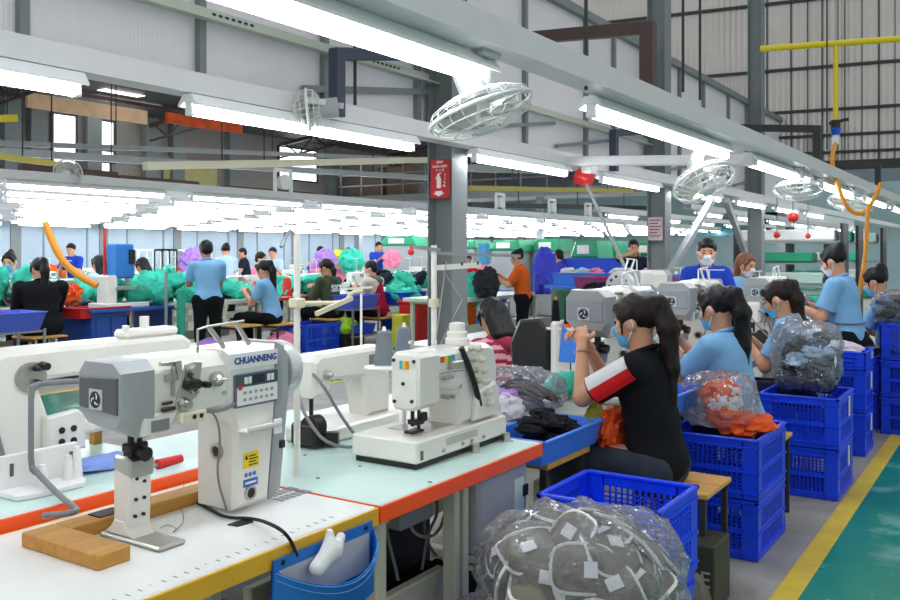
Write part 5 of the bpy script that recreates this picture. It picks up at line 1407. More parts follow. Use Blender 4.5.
mk('vest', vs_.mesh(.014, [((0, 0, -1), (0, 0, zz-.08)), ((0, .3, 1), (0, 0, zz+.42))], .005, 18, 9), c_maroon, prd, local=True, ang=0)
mk('hair_clip', MB().sphere(ird['H'](0, -.09, .09), .022, 10), white_plastic, prd, local=True)
# --- smaller figures farther back
def far_person(label, u, d, rz, ztop, pose='sit', **k):
    kx = FX+RX*(u-CU)/FOC; X = kx*d; X = min((-11.25, -13.4, -15.9, -18.4), key=lambda q: abs(q-X)); d = X/kx
    p = PD(u, 250, d)
    s = k.pop('s', 1.05)
    # choose the seat so that the head ends at ztop
    base = ztop/s-(.085+.445+.25)
    if pose == 'sit': k['zpel'] = base+.085
    return person(label, p.x, p.y, rz, pose, s=s, h=k.pop('h', .018), **k)
far_person('worker facing the camera with a blue mask at the far left edge', 14, 12.2, -140, 1.45, shirt=c_sky, hair='bun', mask=mask_blue, lean=.1, pitch=20)
far_person('worker in a pale blue shirt with long black hair, left of the blue press', 104, 12.6, 95, 1.40, shirt=c_paleblue, hair='long')
far_person('dark haired worker in beige leaning to the left, behind the teal heap', 152, 13.4, 105, 1.36, shirt=c_tan, hair='long', lean=.12, pitch=22)
far_person('worker with black hair and blue top in the row behind the orange hose', 74, 17., -150, 1.62, shirt=c_royal, hair='bangs', lean=.08)
far_person('worker with bun behind the standing woman, far left of centre', 227, 17.5, 60, 1.66, 'stand', s=1.08, shirt=c_paleblue, hair='bun')
for i, (u, d, rz, zt, c, lab) in enumerate(((247, 23, 150, 1.55, c_navy, 'far worker in navy left of the yellow hood cover'), (274, 19.5, -150, 1.55, c_paleblue, 'far worker facing the camera just left of the yellow hood cover'), (324, 19.5, 90, 1.58, c_lilac, 'far worker in lilac behind the olive hoodie worker'),
        (377, 20.5, -120, 1.7, c_royal, 'far worker in royal blue behind the crimson vest worker'), (255, 14.5, -70, 1.45, c_pink, 'small worker in pink behind the seated woman in sky blue'), (350, 21, 60, 1.55, c_teal, 'far worker in teal between the olive hoodie and the crimson vest'))):
    far_person(lab, u, d, rz, zt, shirt=c, hair='short', h=.022)
p10, _ = person('worker in an orange top with hair in a bun, right of the fire sign column', PD(523, 260, 13.).x, PD(523, 260, 13.).y, 108, 'stand', s=.99, lean=.05, pitch=14, hands=((-.1, .36, 1.08), (.08, .36, 1.1)), shirt=c_orange, hair='bun', h=.014, build=1.1)
pp = PD(633, 255, 14.2); person('young man in a dark tee with one hand raised to his face, at the back', pp.x, pp.y, -150, 'stand', s=1.1, lean=.02, pitch=8, hands=((-.22, .30, .98), (.04, .16, 1.30)), shirt=c_navy, hair='short', h=.015, poles=(1., -.2, -.5))
pp = PD(588, 250, 18.); person('far worker in pale blue by the green machines at the back', pp.x, pp.y, 20, 'stand', s=1.05, shirt=c_paleblue, hair='short', h=.02)
pp = PD(487, 245, 19.); person('far worker in pink just right of the fire sign column', pp.x, pp.y, 120, 'stand', s=1.02, shirt=c_pink, hair='short', h=.02)
pp = PD(466, 262, 14.); person('worker in a red top right behind the fire sign column', pp.x, pp.y, -140, 'stand', s=.95, shirt=c_red, trousers=c_orange, hair='short', mask=mask_white, h=.016)
pp = PD(563, 258, 15.5); person('worker in a violet blue overall turned away at the back', pp.x, pp.y, 75, 'stand', s=1.0, shirt=c_violet, hair='short', h=.016, sleeve='long', build=1.15)
# ================================================================ blue perforated crates
tagw = mat('paper tag', 'E9E9EE', .6)
def crate(label, x0, x1, y0, y1, z0, h=.305, group='blue crates by the aisle', m=None, paper=True):
    m = m or crate_blue
    t = thing('plastic_crate', label, 'crate', ((x0+x1)/2, (y0+y1)/2, z0), group)
    b = MB(); w = .008
    b.bx(x0+.012, x1-.012, y0+.012, y1-.012, z0+.004, z0+.012)
    z1 = z0+h
    def wall(P, L):
        # P(s, z0, z1, t0, t1): adds a box along the wall from s0 to s1
        c = .075
        for s0, s1 in ((0, c), (L-c, L)): P(s0, s1, z0+.004, z1-.01, 0, w)
        for a, q in ((0, .045), (h*.42, h*.42+.03), (h-.055, h-.012)): P(c-.005, L-c+.005, z0+.004+a, z0+q, 0, w)
        for a in (.03, h*.44, h-.045): P(0, L, z0+a, z0+a+.007, -.006, 0)
        n = int((L-2*c)/.022)
        for k in range(1, n): 
            s = c+(L-2*c)*k/n; P(s-.004, s+.004, z0+.04, z1-.05, .001, w-.001)
        for k in range(4):
            zz = z0+.055+k*.017
            P(c, L-c, zz, zz+.0045, .001, w-.001); zz = z0+h*.58+k*.017; P(c, L-c, zz, zz+.0045, .001, w-.001)
    wall(lambda s0, s1, a, q, t0, t1: b.bx(x0+.006+s0, x0+.006+s1, y0+.006+t0, y0+.006+t1, a, q), x1-x0-.012)
    wall(lambda s0, s1, a, q, t0, t1: b.bx(x0+.006+s0, x0+.006+s1, y1-.006-t1, y1-.006-t0, a, q), x1-x0-.012)
    wall(lambda s0, s1, a, q, t0, t1: b.bx(x1-.006-t1, x1-.006-t0, y0+.006+s0, y0+.006+s1, a, q), y1-y0-.012)
    wall(lambda s0, s1, a, q, t0, t1: b.bx(x0+.006+t0, x0+.006+t1, y0+.006+s0, y0+.006+s1, a, q), y1-y0-.012)
    mk('body', b, m, t, smooth=False)
    r = MB()
    for a in (x0, x1-.022): r.bx(a, a+.022, y0, y1, z1-.016, z1, .004)
    for a in (y0, y1-.022): r.bx(x0, x1, a, a+.022, z1-.016, z1, .004)
    mk('rim', r, m, t)
    if paper: mk('paper_tag', MB().bx(x1-.004, x1+.002, y0+(y1-y0)*.62, y0+(y1-y0)*.62+.035, z0+h*.5, z0+h*.9), tagw, t)
    return t
# film of the clear bags
def film_mat(name, a=.22, tint=(.93, .95, 1)):
    m = bpy.data.materials.new(name); m.use_nodes = True; nt = m.node_tree; N = nt.nodes; L = nt.links
    out = N['Material Output']; N.remove(N['Principled BSDF'])
    tr = N.new('ShaderNodeBsdfTransparent'); tr.inputs['Color'].default_value = (*tint, 1)
    gl = N.new('ShaderNodeBsdfGlossy'); gl.inputs['Roughness'].default_value = .07
    df = N.new('ShaderNodeBsdfDiffuse'); df.inputs['Color'].default_value = (.9, .92, .95, 1)
    tc = N.new('ShaderNodeTexCoord'); n = N.new('ShaderNodeTexNoise'); n.inputs['Scale'].default_value = 13; n.inputs['Detail'].default_value = 3; n.inputs['Distortion'].default_value = 1.2
    L.new(tc.outputs['Object'], n.inputs['Vector'])
    bp = N.new('ShaderNodeBump'); bp.inputs['Strength'].default_value = 1.; bp.inputs['Distance'].default_value = .05
    L.new(n.outputs['Fac'], bp.inputs['Height']); L.new(bp.outputs['Normal'], gl.inputs['Normal'])
    lw_ = N.new('ShaderNodeLayerWeight'); lw_.inputs['Blend'].default_value = .35; L.new(bp.outputs['Normal'], lw_.inputs['Normal'])
    m1 = N.new('ShaderNodeMixShader'); m2 = N.new('ShaderNodeMixShader')
    mr = N.new('ShaderNodeMapRange'); mr.inputs['To Min'].default_value = a; mr.inputs['To Max'].default_value = .75
    L.new(lw_.outputs['Fresnel'], mr.inputs['Value'])
    m1.inputs['Fac'].default_value = .25; L.new(gl.outputs[0], m1.inputs[1]); L.new(df.outputs[0], m1.inputs[2])
    L.new(mr.outputs['Result'], m2.inputs['Fac']); L.new(tr.outputs[0], m2.inputs[1]); L.new(m1.outputs[0], m2.inputs[2])
    L.new(m2.outputs[0], out.inputs['Surface'])
    return m
film = film_mat('clear bag film', .10)
film_haze = film_mat('hazy bag film', .15)
def bag(label, c, r, seed, amp=.16, n=36, flat=-.9, m=None, group=None, knot=None, box=0):
    t = thing('plastic_bag', label, 'bag', (c[0], c[1], c[2]+flat*r[2]), group)
    mk('film', crumple(c, r, seed, n, amp, 3., flat, box=box), m or film, t, ang=0)
    if knot:
        k = Vector(c)+Vector(knot)
        mk('gathered_neck', crumple(k, (.05, .04, .06), seed+9, 16, .4, 3.5), m or film, t, ang=0)
    return t
# ---- crates nearest the camera
crate('lower blue crate under the open one, beside the bulging clear bag', -1.44, -1.0, 2.72, 3.16, 0, .30)
crate('open blue crate on top, in front of the woman in the black tee', -1.43, -.985, 2.73, 3.15, .305, .305, paper=False)
crate('blue crate holding up the bulging clear bag at the bottom edge', -1.36, -.93, 2.06, 2.55, 0, .30)
# ---- bulging bag of grey padded pieces
grey_pad = mat('grey padded cloth', '7F796B', .8, bump=.2, bscale=200, var=.12, vscale=10)
pipe_white = mat('white piping', 'F0EFEA', .6)
bc = Vector((-1.07, 2.31, .50)); br = (.265, .235, .195)
bag('bulging clear plastic bag full of grey padded pieces at the bottom edge', bc, br, 21, .14, 64, -.95, film, None, (-.22, -.10, .02), 3.5)
def pad_proto(w, h_, sd):
    t = thing('padded_piece', 'grey padded piece with white piping inside the bulging clear bag', 'padded piece', (0, 0, 0), 'grey padded pieces in the bag')
    out = []
    for i in range(20):
        a = 2*PI*i/20; e = .55
        out.append((w*abs(math.cos(a))**e*math.copysign(1, math.cos(a)), h_*abs(math.sin(a))**e*math.copysign(1, math.sin(a))))
    vs = []; fs = []
    rings = [(.0, .018), (.5, .016), (.85, .010), (1., .0)]
    for k, (f, z) in enumerate(rings[1:]):
        for a, b in out: vs.append((a*f, b*f, z-.02*((a*f/w)**2)))
    K = 20; vs.append((0, 0, .018)); top = len(vs)-1
    for i in range(K): fs.append((top, i, (i+1) % K))
    for k in range(2): fs += [(k*K+i, (k+1)*K+i, (k+1)*K+(i+1) % K, k*K+(i+1) % K) for i in range(K)]
    base = len(vs)
    for a, b in out: vs.append((a, b, -.012-.02*((a/w)**2)))
    fs += [(2*K+i, base+i, base+(i+1) % K, 2*K+(i+1) % K) for i in range(K)]; fs.append(tuple(range(base, base+K)))
    mk('pad', MB().add(vs, fs), grey_pad, t, local=True, ang=0)
    mk('piping', MB().tube([(a, b, .0-.02*((a/w)**2)) for a, b in out], .0055, 6, closed=True), pipe_white, t, local=True)
    mk('white_label', MB().box((w*.25, -h_*.1, .0185), (.036, .042, .003)), white_card, t, local=True)
    return t
pads = [pad_proto(.085, .065, 0), pad_proto(.075, .085, 1)]
rs = random.Random(4); cnt = 0
def place_pad(src, pos, nrm, spin, first):
    o = src if first else dup(src)
    nrm = Vector(nrm).normalized(); q = nrm.to_track_quat('Z', 'Y'); o.rotation_mode = 'QUATERNION'
    o.rotation_quaternion = q @ Matrix.Rotation(spin, 4, 'Z').to_quaternion(); o.location = pos
used = [0, 0]
for i in range(40):
    # even spread over the visible upper and camera-facing side of the bag
    g = PI*(3-math.sqrt(5)); zz = .97-1.45*(i+.5)/40; a = i*g; rr = math.sqrt(max(0, 1-zz*zz))
    d = Vector((rr*math.cos(a), rr*math.sin(a), zz)); k = .86+rs.uniform(-.06, .04)
    k *= (abs(d.x)**3.5+abs(d.y)**3.5+abs(d.z)**3.5)**(-1/3.5)*.97
    pos = Vector(bc)+Vector((d.x*br[0]*k, d.y*br[1]*k, d.z*br[2]*k))
    n = Vector((d.x/br[0], d.y/br[1], d.z/br[2])).normalized()+Vector((rs.uniform(-.5, .5), rs.uniform(-.5, .5), rs.uniform(-.5, .5)))
    j = i % 2; place_pad(pads[j], pos, n, rs.uniform(0, 6.3), used[j] == 0); used[j] += 1
bag('low clear bag of grey pieces under the bulging one, at the bottom edge', (-1.24, 2.16, .37), (.15, .13, .09), 33, .2, 40, -.9, box=3)
# ---- bench and crates of the second place
seat_bench('wooden bench with black legs under the woman in the black tee', -1.27, 3.80, .34, .36, .445)
seat_bench('wooden bench under the woman with the black ponytail and sky blue polo', -1.27, 4.98, .36, .36, .445)
seat_bench('wooden bench under the brown haired woman behind the big clear bag', -1.20, 6.22, .36, .36, .445)
single('floor_bag', crumple((-1.12, 3.35, .10), (.10, .12, .11), 8, 24, .2, 2.5, -.9), c_grey, 'dark cloth bag on the floor between the first two crate stacks', 'bag')
p = PX(604, 500, -1.0); 
t = thing('metal_box', 'dark green metal box with worn white letters beside the wooden bench', 'box', (-1.10, 3.62, 0))
mk('box_body', MB().bx(-1.30, -1.04, 3.52, 3.74, .0, .27, .006), mat('dark olive metal', '3B3F33', .6, var=.2), t)
mk('worn_letters', MB().text('LE', .09, Matrix.Translation((-1.10, 3.518, .13)) @ Matrix.Rotation(PI/2, 4, 'X'), .001), mat('worn white', 'A9ABA2', .7), t, smooth=False)
crate('lower blue crate of the stack right of the wooden bench', -1.50, -1.04, 4.21, 4.78, 0, .282, paper=False)
crate('upper blue crate heaped with the orange pieces, right of the wooden bench', -1.50, -1.035, 4.20, 4.77, .286, .288, paper=False)
crate('lower blue crate under the big clear bag', -1.36, -.905, 5.49, 6.02, 0, .295)
crate('upper blue crate carrying the big clear bag', -1.36, -.90, 5.48, 6.01, .299, .30)
crate('lower blue crate of the stack in front of the standing woman', -1.40, -.945, 6.80, 7.22, 0, .30)
crate('middle blue crate of the stack in front of the standing woman', -1.40, -.945, 6.80, 7.22, .305, .30)
crate('top blue crate with pale goods, in front of the standing woman', -1.40, -.94, 6.79, 7.21, .61, .13, paper=True)
for k, (y, n) in enumerate(((7.75, 3), (8.55, 3))):
    for j in range(n):
        w_ = ('first', 'second')[k]; lv = ('bottom', 'middle', 'top')[j]
        crate('%s blue crate in the %s stack beyond the standing woman, at the right border' % (lv, w_), -.98, -.50 if k else -.52, y, y+.55, .295*j, .29, paper=False)
crate('blue crate turned to the aisle just right of the standing woman', -1.33, -1.0, 7.9, 8.3, .30, .30, paper=True)
crate('blue crate below the turned one, right of the standing woman', -1.33, -1.0, 7.9, 8.3, 0, .295, paper=False)
# orange goods
o1 = PX(712, 410, -1.22)
bag('clear bag of orange and white pieces on the crate beside the sky blue polo', (-1.29, 4.44, .70), (.17, .18, .135), 41, .18, 52, -.75, film, box=3)
for i in range(9):
    a = rs.uniform(0, 6.28); rr = rs.uniform(.1, .8)
    single('cloth_piece', crumple((-1.29+.11*rr*math.cos(a), 4.44+.12*rr*math.sin(a), .655+rs.uniform(-.02, .10)), (.07, .06, .045), 60+i, 24, .5, 2.6), c_oran2 if i % 3 else c_white, ('orange' if i % 3 else 'white')+' cloth piece inside the clear bag on the orange heaped crate', 'cloth', 'cloth pieces in the orange bag')
single('cloth_heap', crumple((-1.18, 4.50, .59), (.13, .2, .05), 77, 26, .3, 2.4), c_oran2, 'low orange cloth spilling over the crate edge beside the clear bag', 'cloth')
# big clear bag with navy goods
navy_goods = [c_navy, c_dkgrey, mat('slate cloth', '4D5E77', .8, bump=.2, var=.15), mat('steel blue cloth', '3E4C63', .8, bump=.2, var=.15)]
BB = (-1.13, 5.74, .81)
bag('big clear plastic bag of navy cloth pieces on the second crate stack', BB, (.185, .17, .20), 51, .10, 60, -.98, film_haze, None, (-.06, -.05, .19), 4.5)
for i in range(26):
    z = .640+.0105*i; w_ = .17 if i < 20 else .12
    single('cloth_piece', crumple((BB[0]+rs.uniform(-.08, .08), BB[1]+rs.uniform(-.08, .08), z), (w_*rs.uniform(.35, .6), w_*rs.uniform(.35, .6), .045), 90+i, 24, .5, 2.8), (navy_goods+[c_paleblue])[i % 5], 'folded cloth piece inside the big clear bag on the second stack', 'cloth', 'dark cloth pieces in the big bag')
p = PX(807, 372, -.93)
single('white_tag', MB().box((-.945, 5.62, .80), (.004, .05, .05), 0, 0, Matrix.Rotation(.7, 3, 'X')), white_card, 'small white square tag showing through the big clear bag', 'tag')
single('folded_goods', crumple((-1.17, 7.0, .74), (.17, .16, .05), 12, 24, .25, 2.5, -.5), mat('pale lilac goods', 'D9CBDA', .8), 'pale goods heaped in the top crate in front of the standing woman', 'cloth')
BC = (-.80, 8.05, .99)
bag('clear bag of black and grey goods on the crates at the right border', BC, (.24, .28, .14), 61, .2, 52, -.8, film, box=3)
for i in range(16):
    single('cloth_piece', crumple((BC[0]+rs.uniform(-.16, .16), BC[1]+rs.uniform(-.18, .18), BC[2]+rs.uniform(-.07, .08)), (.08, .07, .035), 130+i, 14, .45, 2.4), (c_dkgrey, c_grey, c_black, navy_goods[2])[i % 4], 'dark cloth piece inside the clear bag at the right border', 'cloth', 'dark cloth pieces in the right border bag')
BE = (-1.66, 7.55, .95)
bag('clear bag of dark goods on the table before the standing woman', BE, (.20, .26, .16), 71, .2, 48, -.8, film, box=3)
for i in range(12):
    single('cloth_piece', crumple((BE[0]+rs.uniform(-.12, .12), BE[1]+rs.uniform(-.16, .16), BE[2]+rs.uniform(-.08, .10)), (.08, .07, .04), 160+i, 14, .45, 2.4), navy_goods[i % 4], 'dark cloth piece in the clear bag before the standing woman', 'cloth', 'dark cloth pieces before the standing woman')

# ================================================================ the near row beyond the orange edged table
tab_white = table_white
table('white work table end holding the bag of dark straps', -2.74, -1.845, 2.90, 3.62, tab_white, cream_paint, .72)
table('white sewing table in front of the woman in the black tee', -2.30, -1.60, 3.63, 4.70, tab_white, cream_paint, .72)
table('white sewing table in front of the woman in the sky blue polo', -2.30, -1.56, 4.72, 5.80, tab_white, cream_paint, .72)
table('white sewing table by the brown haired worker behind the clear bag', -2.74, -1.52, 5.82, 6.92, tab_white, cream_paint, .73)
table('pale work table before the standing woman', -1.98, -1.42, 6.94, 8.3, tab_white, cream_paint, .78)
table('pale work table at the right border', -1.98, -1.58, 8.32, 10.2, tab_white, cream_paint, .78)
# tray with black pieces
tx0, tx1, ty0, ty1 = -1.825, -1.545, 3.02, 3.57
def tray(label, x0, x1, y0, y1, z0, z1, m, flare=.02, group='plastic trays'):
    t = thing('plastic_tray', label, 'tray', ((x0+x1)/2, (y0+y1)/2, z0), group)
    q = MB(); f = flare
    lo = [(x0+f, y0+f, z0), (x1-f, y0+f, z0), (x1-f, y1-f, z0), (x0+f, y1-f, z0)]; hi = [(x0, y0, z1), (x1, y0, z1), (x1, y1, z1), (x0, y1, z1)]
    w = .006
    li = [(x0+f+w, y0+f+w, z0+w), (x1-f-w, y0+f+w, z0+w), (x1-f-w, y1-f-w, z0+w), (x0+f+w, y1-f-w, z0+w)]; hi2 = [(x0+w, y0+w, z1), (x1-w, y0+w, z1), (x1-w, y1-w, z1), (x0+w, y1-w, z1)]
    vs = lo+hi+li+hi2
    fs = [(0, 1, 2, 3), (8, 9, 10, 11)]
    for i in range(4):
        j = (i+1) % 4; fs += [(i, j, 4+j, 4+i), (8+i, 8+j, 12+j, 12+i), (4+i, 4+j, 12+j, 12+i)]
    mk('shell', q.add(vs, fs), m, t, smooth=False)
    r = MB(); 
    r.bx(x0-.012, x0+w, y0-.012, y1+.012, z1-.008, z1+.003, .003).bx(x1-w, x1+.012, y0-.012, y1+.012, z1-.008, z1+.003, .003).bx(x0-.012, x1+.012, y0-.012, y0+w, z1-.008, z1+.003, .003).bx(x0-.012, x1+.012, y1-w, y1+.012, z1-.008, z1+.003, .003)
    mk('rim', r, m, t)
    return t
tray('light blue plastic tray of black pieces between the orange edged table and the bench', tx0, tx1, ty0, ty1, .62, .72, tray_blue)
st_ = thing('low_stool', 'low dark stool under the light blue tray', 'stool', (-1.69, 3.3, 0), None)
mk('seat', MB().bx(-1.80, -1.57, 3.1, 3.5, .59, .618, .004), bench_wood, st_)
for sx in (-1.78, -1.60):
    for sy in (3.13, 3.47): mk('leg', MB().bx(sx-.012, sx+.012, sy-.012, sy+.012, 0, .59), dark_frame, st_)
for i in range(14):
    single('black_piece', crumple((tx0+.05+rs.uniform(.03, .16), ty0+.16+rs.uniform(0, .26), .66+.007*i), (.05, .045, .022), 200+i, 16, .6, 2.2), c_black, 'small black cloth piece heaped in the light blue tray', 'cloth', 'black pieces in the tray')
# bag of dark straps, lilac bag, green cloth, orange cloth
BS = (-1.98, 3.66, .80)
bag('clear bag of dark grey straps on the white table behind the tray', BS, (.17, .14, .095), 81, .22, 52, -.75, film, box=3)
for i in range(16):
    y = BS[1]-.11+.014*i; x = BS[0]+rs.uniform(-.03, .03); z = .735+.05*math.sin(PI*i/15)+rs.uniform(0, .03)
    single('strap', MB().tube([(x-.12, y+rs.uniform(-.04, .04), z-.01), (x-.05, y, z+.035), (x+.05, y, z+.03), (x+.12, y+rs.uniform(-.04, .04), z-.008)], .011, 6, smooth=1), c_dkgrey if i % 2 else c_grey, 'dark grey strap inside the clear bag behind the tray', 'strap', 'straps in the clear bag')
single('cloth_piece', crumple((-1.95, 3.36, .75), (.09, .11, .06), 91, 32, .5, 2.6, -.6), mat('white wrapper', 'D9D6DC', .6), 'white crumpled wrapper behind the tension dials', 'cloth')
single('cloth_piece', crumple((-1.97, 3.43, .79), (.06, .08, .04), 92, 28, .5, 2.6), c_lilac, 'lilac cloth peeking out of the white wrapper', 'cloth')
single('cloth_piece', crumple((-1.93, 4.02, .78), (.09, .12, .06), 93, 20, .3, 2., -.7), c_teal, 'green cloth behind the bag of straps', 'cloth')
p = PX(612, 432, -1.545)
single('cloth_piece', crumple((p.x, p.y, p.z), (.045, .09, .085), 94, 30, .5, 2.4), c_oran2, 'bright orange cloth by the lap of the woman in the black tee', 'cloth')
p = PX(597, 425, -1.60)
single('cloth_piece', crumple((p.x, p.y-.02, p.z+.01), (.03, .06, .07), 95, 28, .5, 2.4), mat('olive yellow cloth', '9C9A2C', .8), 'olive yellow cloth beside the orange cloth', 'cloth')
tray('light blue tray beside the woman in the sky blue polo', -1.55, -1.40, 4.10, 4.5, .66, .76, tray_blue)
single('cloth_piece', crumple((-1.62, 5.05, .75), (.10, .16, .03), 96, 20, .25, 2., -.8), c_oran2, 'orange cloth on the table before the sky blue polo', 'cloth')
single('cloth_piece', crumple((-1.72, 4.98, .84), (.06, .09, .08), 97, 20, .2, 2.), mat('blush felt', 'D9B9AE', .9), 'blush shoe shaped piece at the second machine', 'cloth')
single('white_tag', MB().box((-1.74, 5.6, .79), (.12, .10, .012), .004), tray_blue, 'blue flat piece at the third machine', 'piece')
# ---- machine backs and boards in the middle, behind the near row
pm4 = dup(pm2, (-2.40, 5.97, .77), 'white machine arm with a silver pulley behind the woman in the black tee', 'post bed sewing machines', rz=PI)
bp = PD(538, 320, 5.0)
mbk = thing('machine_back', 'black upright machine back beside the striped hoodie', 'machine', (bp.x, bp.y, .72))
mk('back_shell', MB().prism([(-.10, .0), (.11, .0), (.13, .30), (.06, .36), (-.06, .35), (-.12, .22)], -.12, .05, 'y', bev=.015), black_plastic, mbk, local=True)
mk('side_plate', MB().box((.16, -.04, .17), (.05, .16, .36), .012), white_paint, mbk, local=True)
table('white table under the black machine back', -2.82, -2.2, 4.62, 5.4, tab_white, cream_paint, .715) if False else None
sp = PD(562, 318, 4.85)
for i, dx in enumerate((-.03, .03)):
    t = thing('thread_cone', ('black thread cone on the orange foot, left of the pair', 'black thread cone on the orange foot, right of the pair')[i], 'thread cone', (sp.x+dx, sp.y+dx*.6, sp.z-.05), 'thread cones')
    z = sp.z-.05
    mk('yarn', MB().lathe([(.026, z+.02), (.024, z+.03), (.017, z+.145), (.012, z+.15)], (sp.x+dx, sp.y+dx*.6, 0), 16), c_black, t)
    mk('cone_foot', MB().lathe([(.03, z), (.03, z+.016), (.02, z+.024)], (sp.x+dx, sp.y+dx*.6, 0), 16), orange_edge, t)
    mk('cone_tip', MB().cyl((sp.x+dx, sp.y+dx*.6, z+.15), (sp.x+dx, sp.y+dx*.6, z+.165), .008, n=8), orange_edge, t)
single('cone_shelf', MB().box((sp.x, sp.y, sp.z-.058), (.16, .1, .014), .003).bx(sp.x+.08, sp.x+.10, sp.y-.05, sp.y+.05, .72, sp.z+.16), white_paint, 'white bracket shelf carrying the pair of black thread cones', 'shelf')
p = PD(568, 345, 4.6); single('blue_board', MB().prism([(-.05, -.09), (.04, -.09), (.05, .03), (-.03, .10)], -.01, .01, 'y'), tray_blue, 'blue plastic guard board below the black thread cones', 'board', loc=(p.x, p.y, p.z), local=True)
for i, (u, v, d) in enumerate(((646, 300, 6.6), (697, 262, 8.6), (760, 290, 7.0), (728, 290, 7.6))):
    p = PD(u, v, d)
    dup(fb, (p.x, p.y, .74), ('white machine back right of the silver pulley', 'white machine in front of the royal blue jacket', 'white machine behind the ponytail of the sky blue polo', 'white machine in front of the reddish haired worker')[i], 'plain sewing machines', rz=PI*.5*(i % 2))
table('white long table of the second row behind the machines', -4.1, -2.9, 5.5, 9.2, tab_white, cream_paint, .735)
# dark clutter added to fill the dark area under the orange edged table
single('filler_sack', crumple((-1.82, 2.70, .13), (.16, .17, .14), 601, 30, .35, 2.4, -.9), c_black, 'black sack added for the dark area under the grey motor box', 'bag')
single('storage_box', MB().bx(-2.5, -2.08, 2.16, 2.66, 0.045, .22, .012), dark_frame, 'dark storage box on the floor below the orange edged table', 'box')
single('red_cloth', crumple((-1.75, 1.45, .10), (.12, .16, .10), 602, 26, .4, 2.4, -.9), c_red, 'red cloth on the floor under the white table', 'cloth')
# ================================================================ rows on the left beyond the green aisle
teal_i = [0]
def heap(label, c, r, n, m, seed, group, kinds=None):
    """a heap of crumpled cloth pieces, each its own object (meshes shared)"""
    rr = random.Random(seed); protos = []
    for k in range(3): 
        q = single('cloth_piece', crumple((0, 0, 0), (.16, .12, .065), seed*7+k, 26, .6, 2.8), (kinds or [m])[k % len(kinds or [m])], label, 'cloth', group, ang=0, loc=(0, 0, 0)); protos.append(q)
    for i in range(n):
        a = rr.uniform(0, 6.28); q = math.sqrt(rr.uniform(0, 1)); h = (1-q*q*.75)*rr.uniform(.25, 1)
        o = protos[i % 3]
        if i >= 3: o = o.copy(); COL.objects.link(o)
        s = rr.uniform(.8, 1.25)
        o.location = (c[0]+r[0]*q*math.cos(a), c[1]+r[1]*q*math.sin(a), c[2]+.05+r[2]*h); o.rotation_euler = (rr.uniform(-1, 1), rr.uniform(-1, 1), rr.uniform(0, 6.28)); o.scale = (s, s, s)
tl = table_green
red_edge = mat('red table edging', 'D2301C', .45)
def lrow(u, X): return at_row(u, X)
table('long pale table with a red edge in front of the black sweater', -10.95, -9.95, lrow(-40, -9.95), lrow(66, -9.95), tl, red_edge, .78)
table('long pale table in front of the standing woman and the seated sky blue worker', -10.3, -9.15, lrow(178, -9.15), lrow(262, -9.15), tl, cream_paint, .78)
table('long pale table with a red edge in front of the olive hoodie', -10.3, -9.22, lrow(264, -9.08), lrow(345, -9.08), tl, red_edge, .78)
table('long pale table in front of the crimson vest', -10.3, -9.15, lrow(347, -9.0), lrow(440, -9.0), tl, cream_paint, .78)
for i, (u, X, lab) in enumerate(((28, -10.45, 'white machine in front of the black sweater, left one'), (58, -10.45, 'white machine in front of the black sweater, right one'), (232, -9.7, 'white machine beside the standing woman'), (258, -9.7, 'white machine in front of the seated sky blue worker'),
          (312, -9.7, 'white machine in front of the olive hoodie'), (355, -9.6, 'white machine in front of the crimson vest'), (405, -9.7, 'cream machine left of the fire sign column'))):
    dup(fb, (X, lrow(u, X), .78), lab, 'plain sewing machines', rz=.25*(i % 3-1))
heap('teal cloth piece heaped in front of the standing woman', (-9.75, lrow(160, -9.75), .80), (.45, .75, .30), 26, c_teal, 3, 'teal cloth heap before the standing woman')
heap('teal cloth piece heaped right of the black sweater', (-10.35, lrow(78, -10.35), .80), (.3, .45, .18), 12, c_teal, 4, 'teal cloth heap right of the black sweater')
heap('teal cloth piece at the far left border', (-10.5, lrow(6, -10.5), .80), (.3, .4, .30), 12, c_teal, 5, 'teal cloth heap at the left border')
heap('teal cloth piece just right of the standing woman', (-9.6, lrow(222, -9.6), .80), (.25, .4, .15), 9, c_teal, 6, 'teal cloth heap right of the standing woman')
heap('teal cloth piece in front of the seated sky blue worker and the olive hoodie', (-9.5, lrow(300, -9.5), .80), (.25, .5, .22), 10, c_teal, 7, 'teal cloth before the olive hoodie')
heap('teal or navy cloth piece in front of the crimson vest', (-9.6, lrow(410, -9.6), .78), (.4, .9, .22), 18, c_teal, 8, 'teal cloth left of the fire sign column', [c_teal, c_navy, c_teal])
heap('teal cloth piece right behind the fire sign column', (PD(495, 270, 13).x-.4, PD(495, 270, 13).y, .80), (.35, .6, .22), 12, c_teal, 9, 'teal cloth before the orange top')
# orange cloth and red bin by the black sweater
p = PX(92, 283, -9.9); single('cloth_piece', crumple((p.x-.25, p.y-.1, .89), (.10, .13, .12), 301, 26, .6, 2.4), c_oran2, 'bright orange cloth at the end of the orange hose', 'cloth')
ya, yb = lrow(66, -9.5), lrow(108, -9.5)
tray('red plastic tray on the blue cupboard right of the black sweater', -9.7, -9.3, ya+.05, ya+.75, .66, .78, red_plastic)
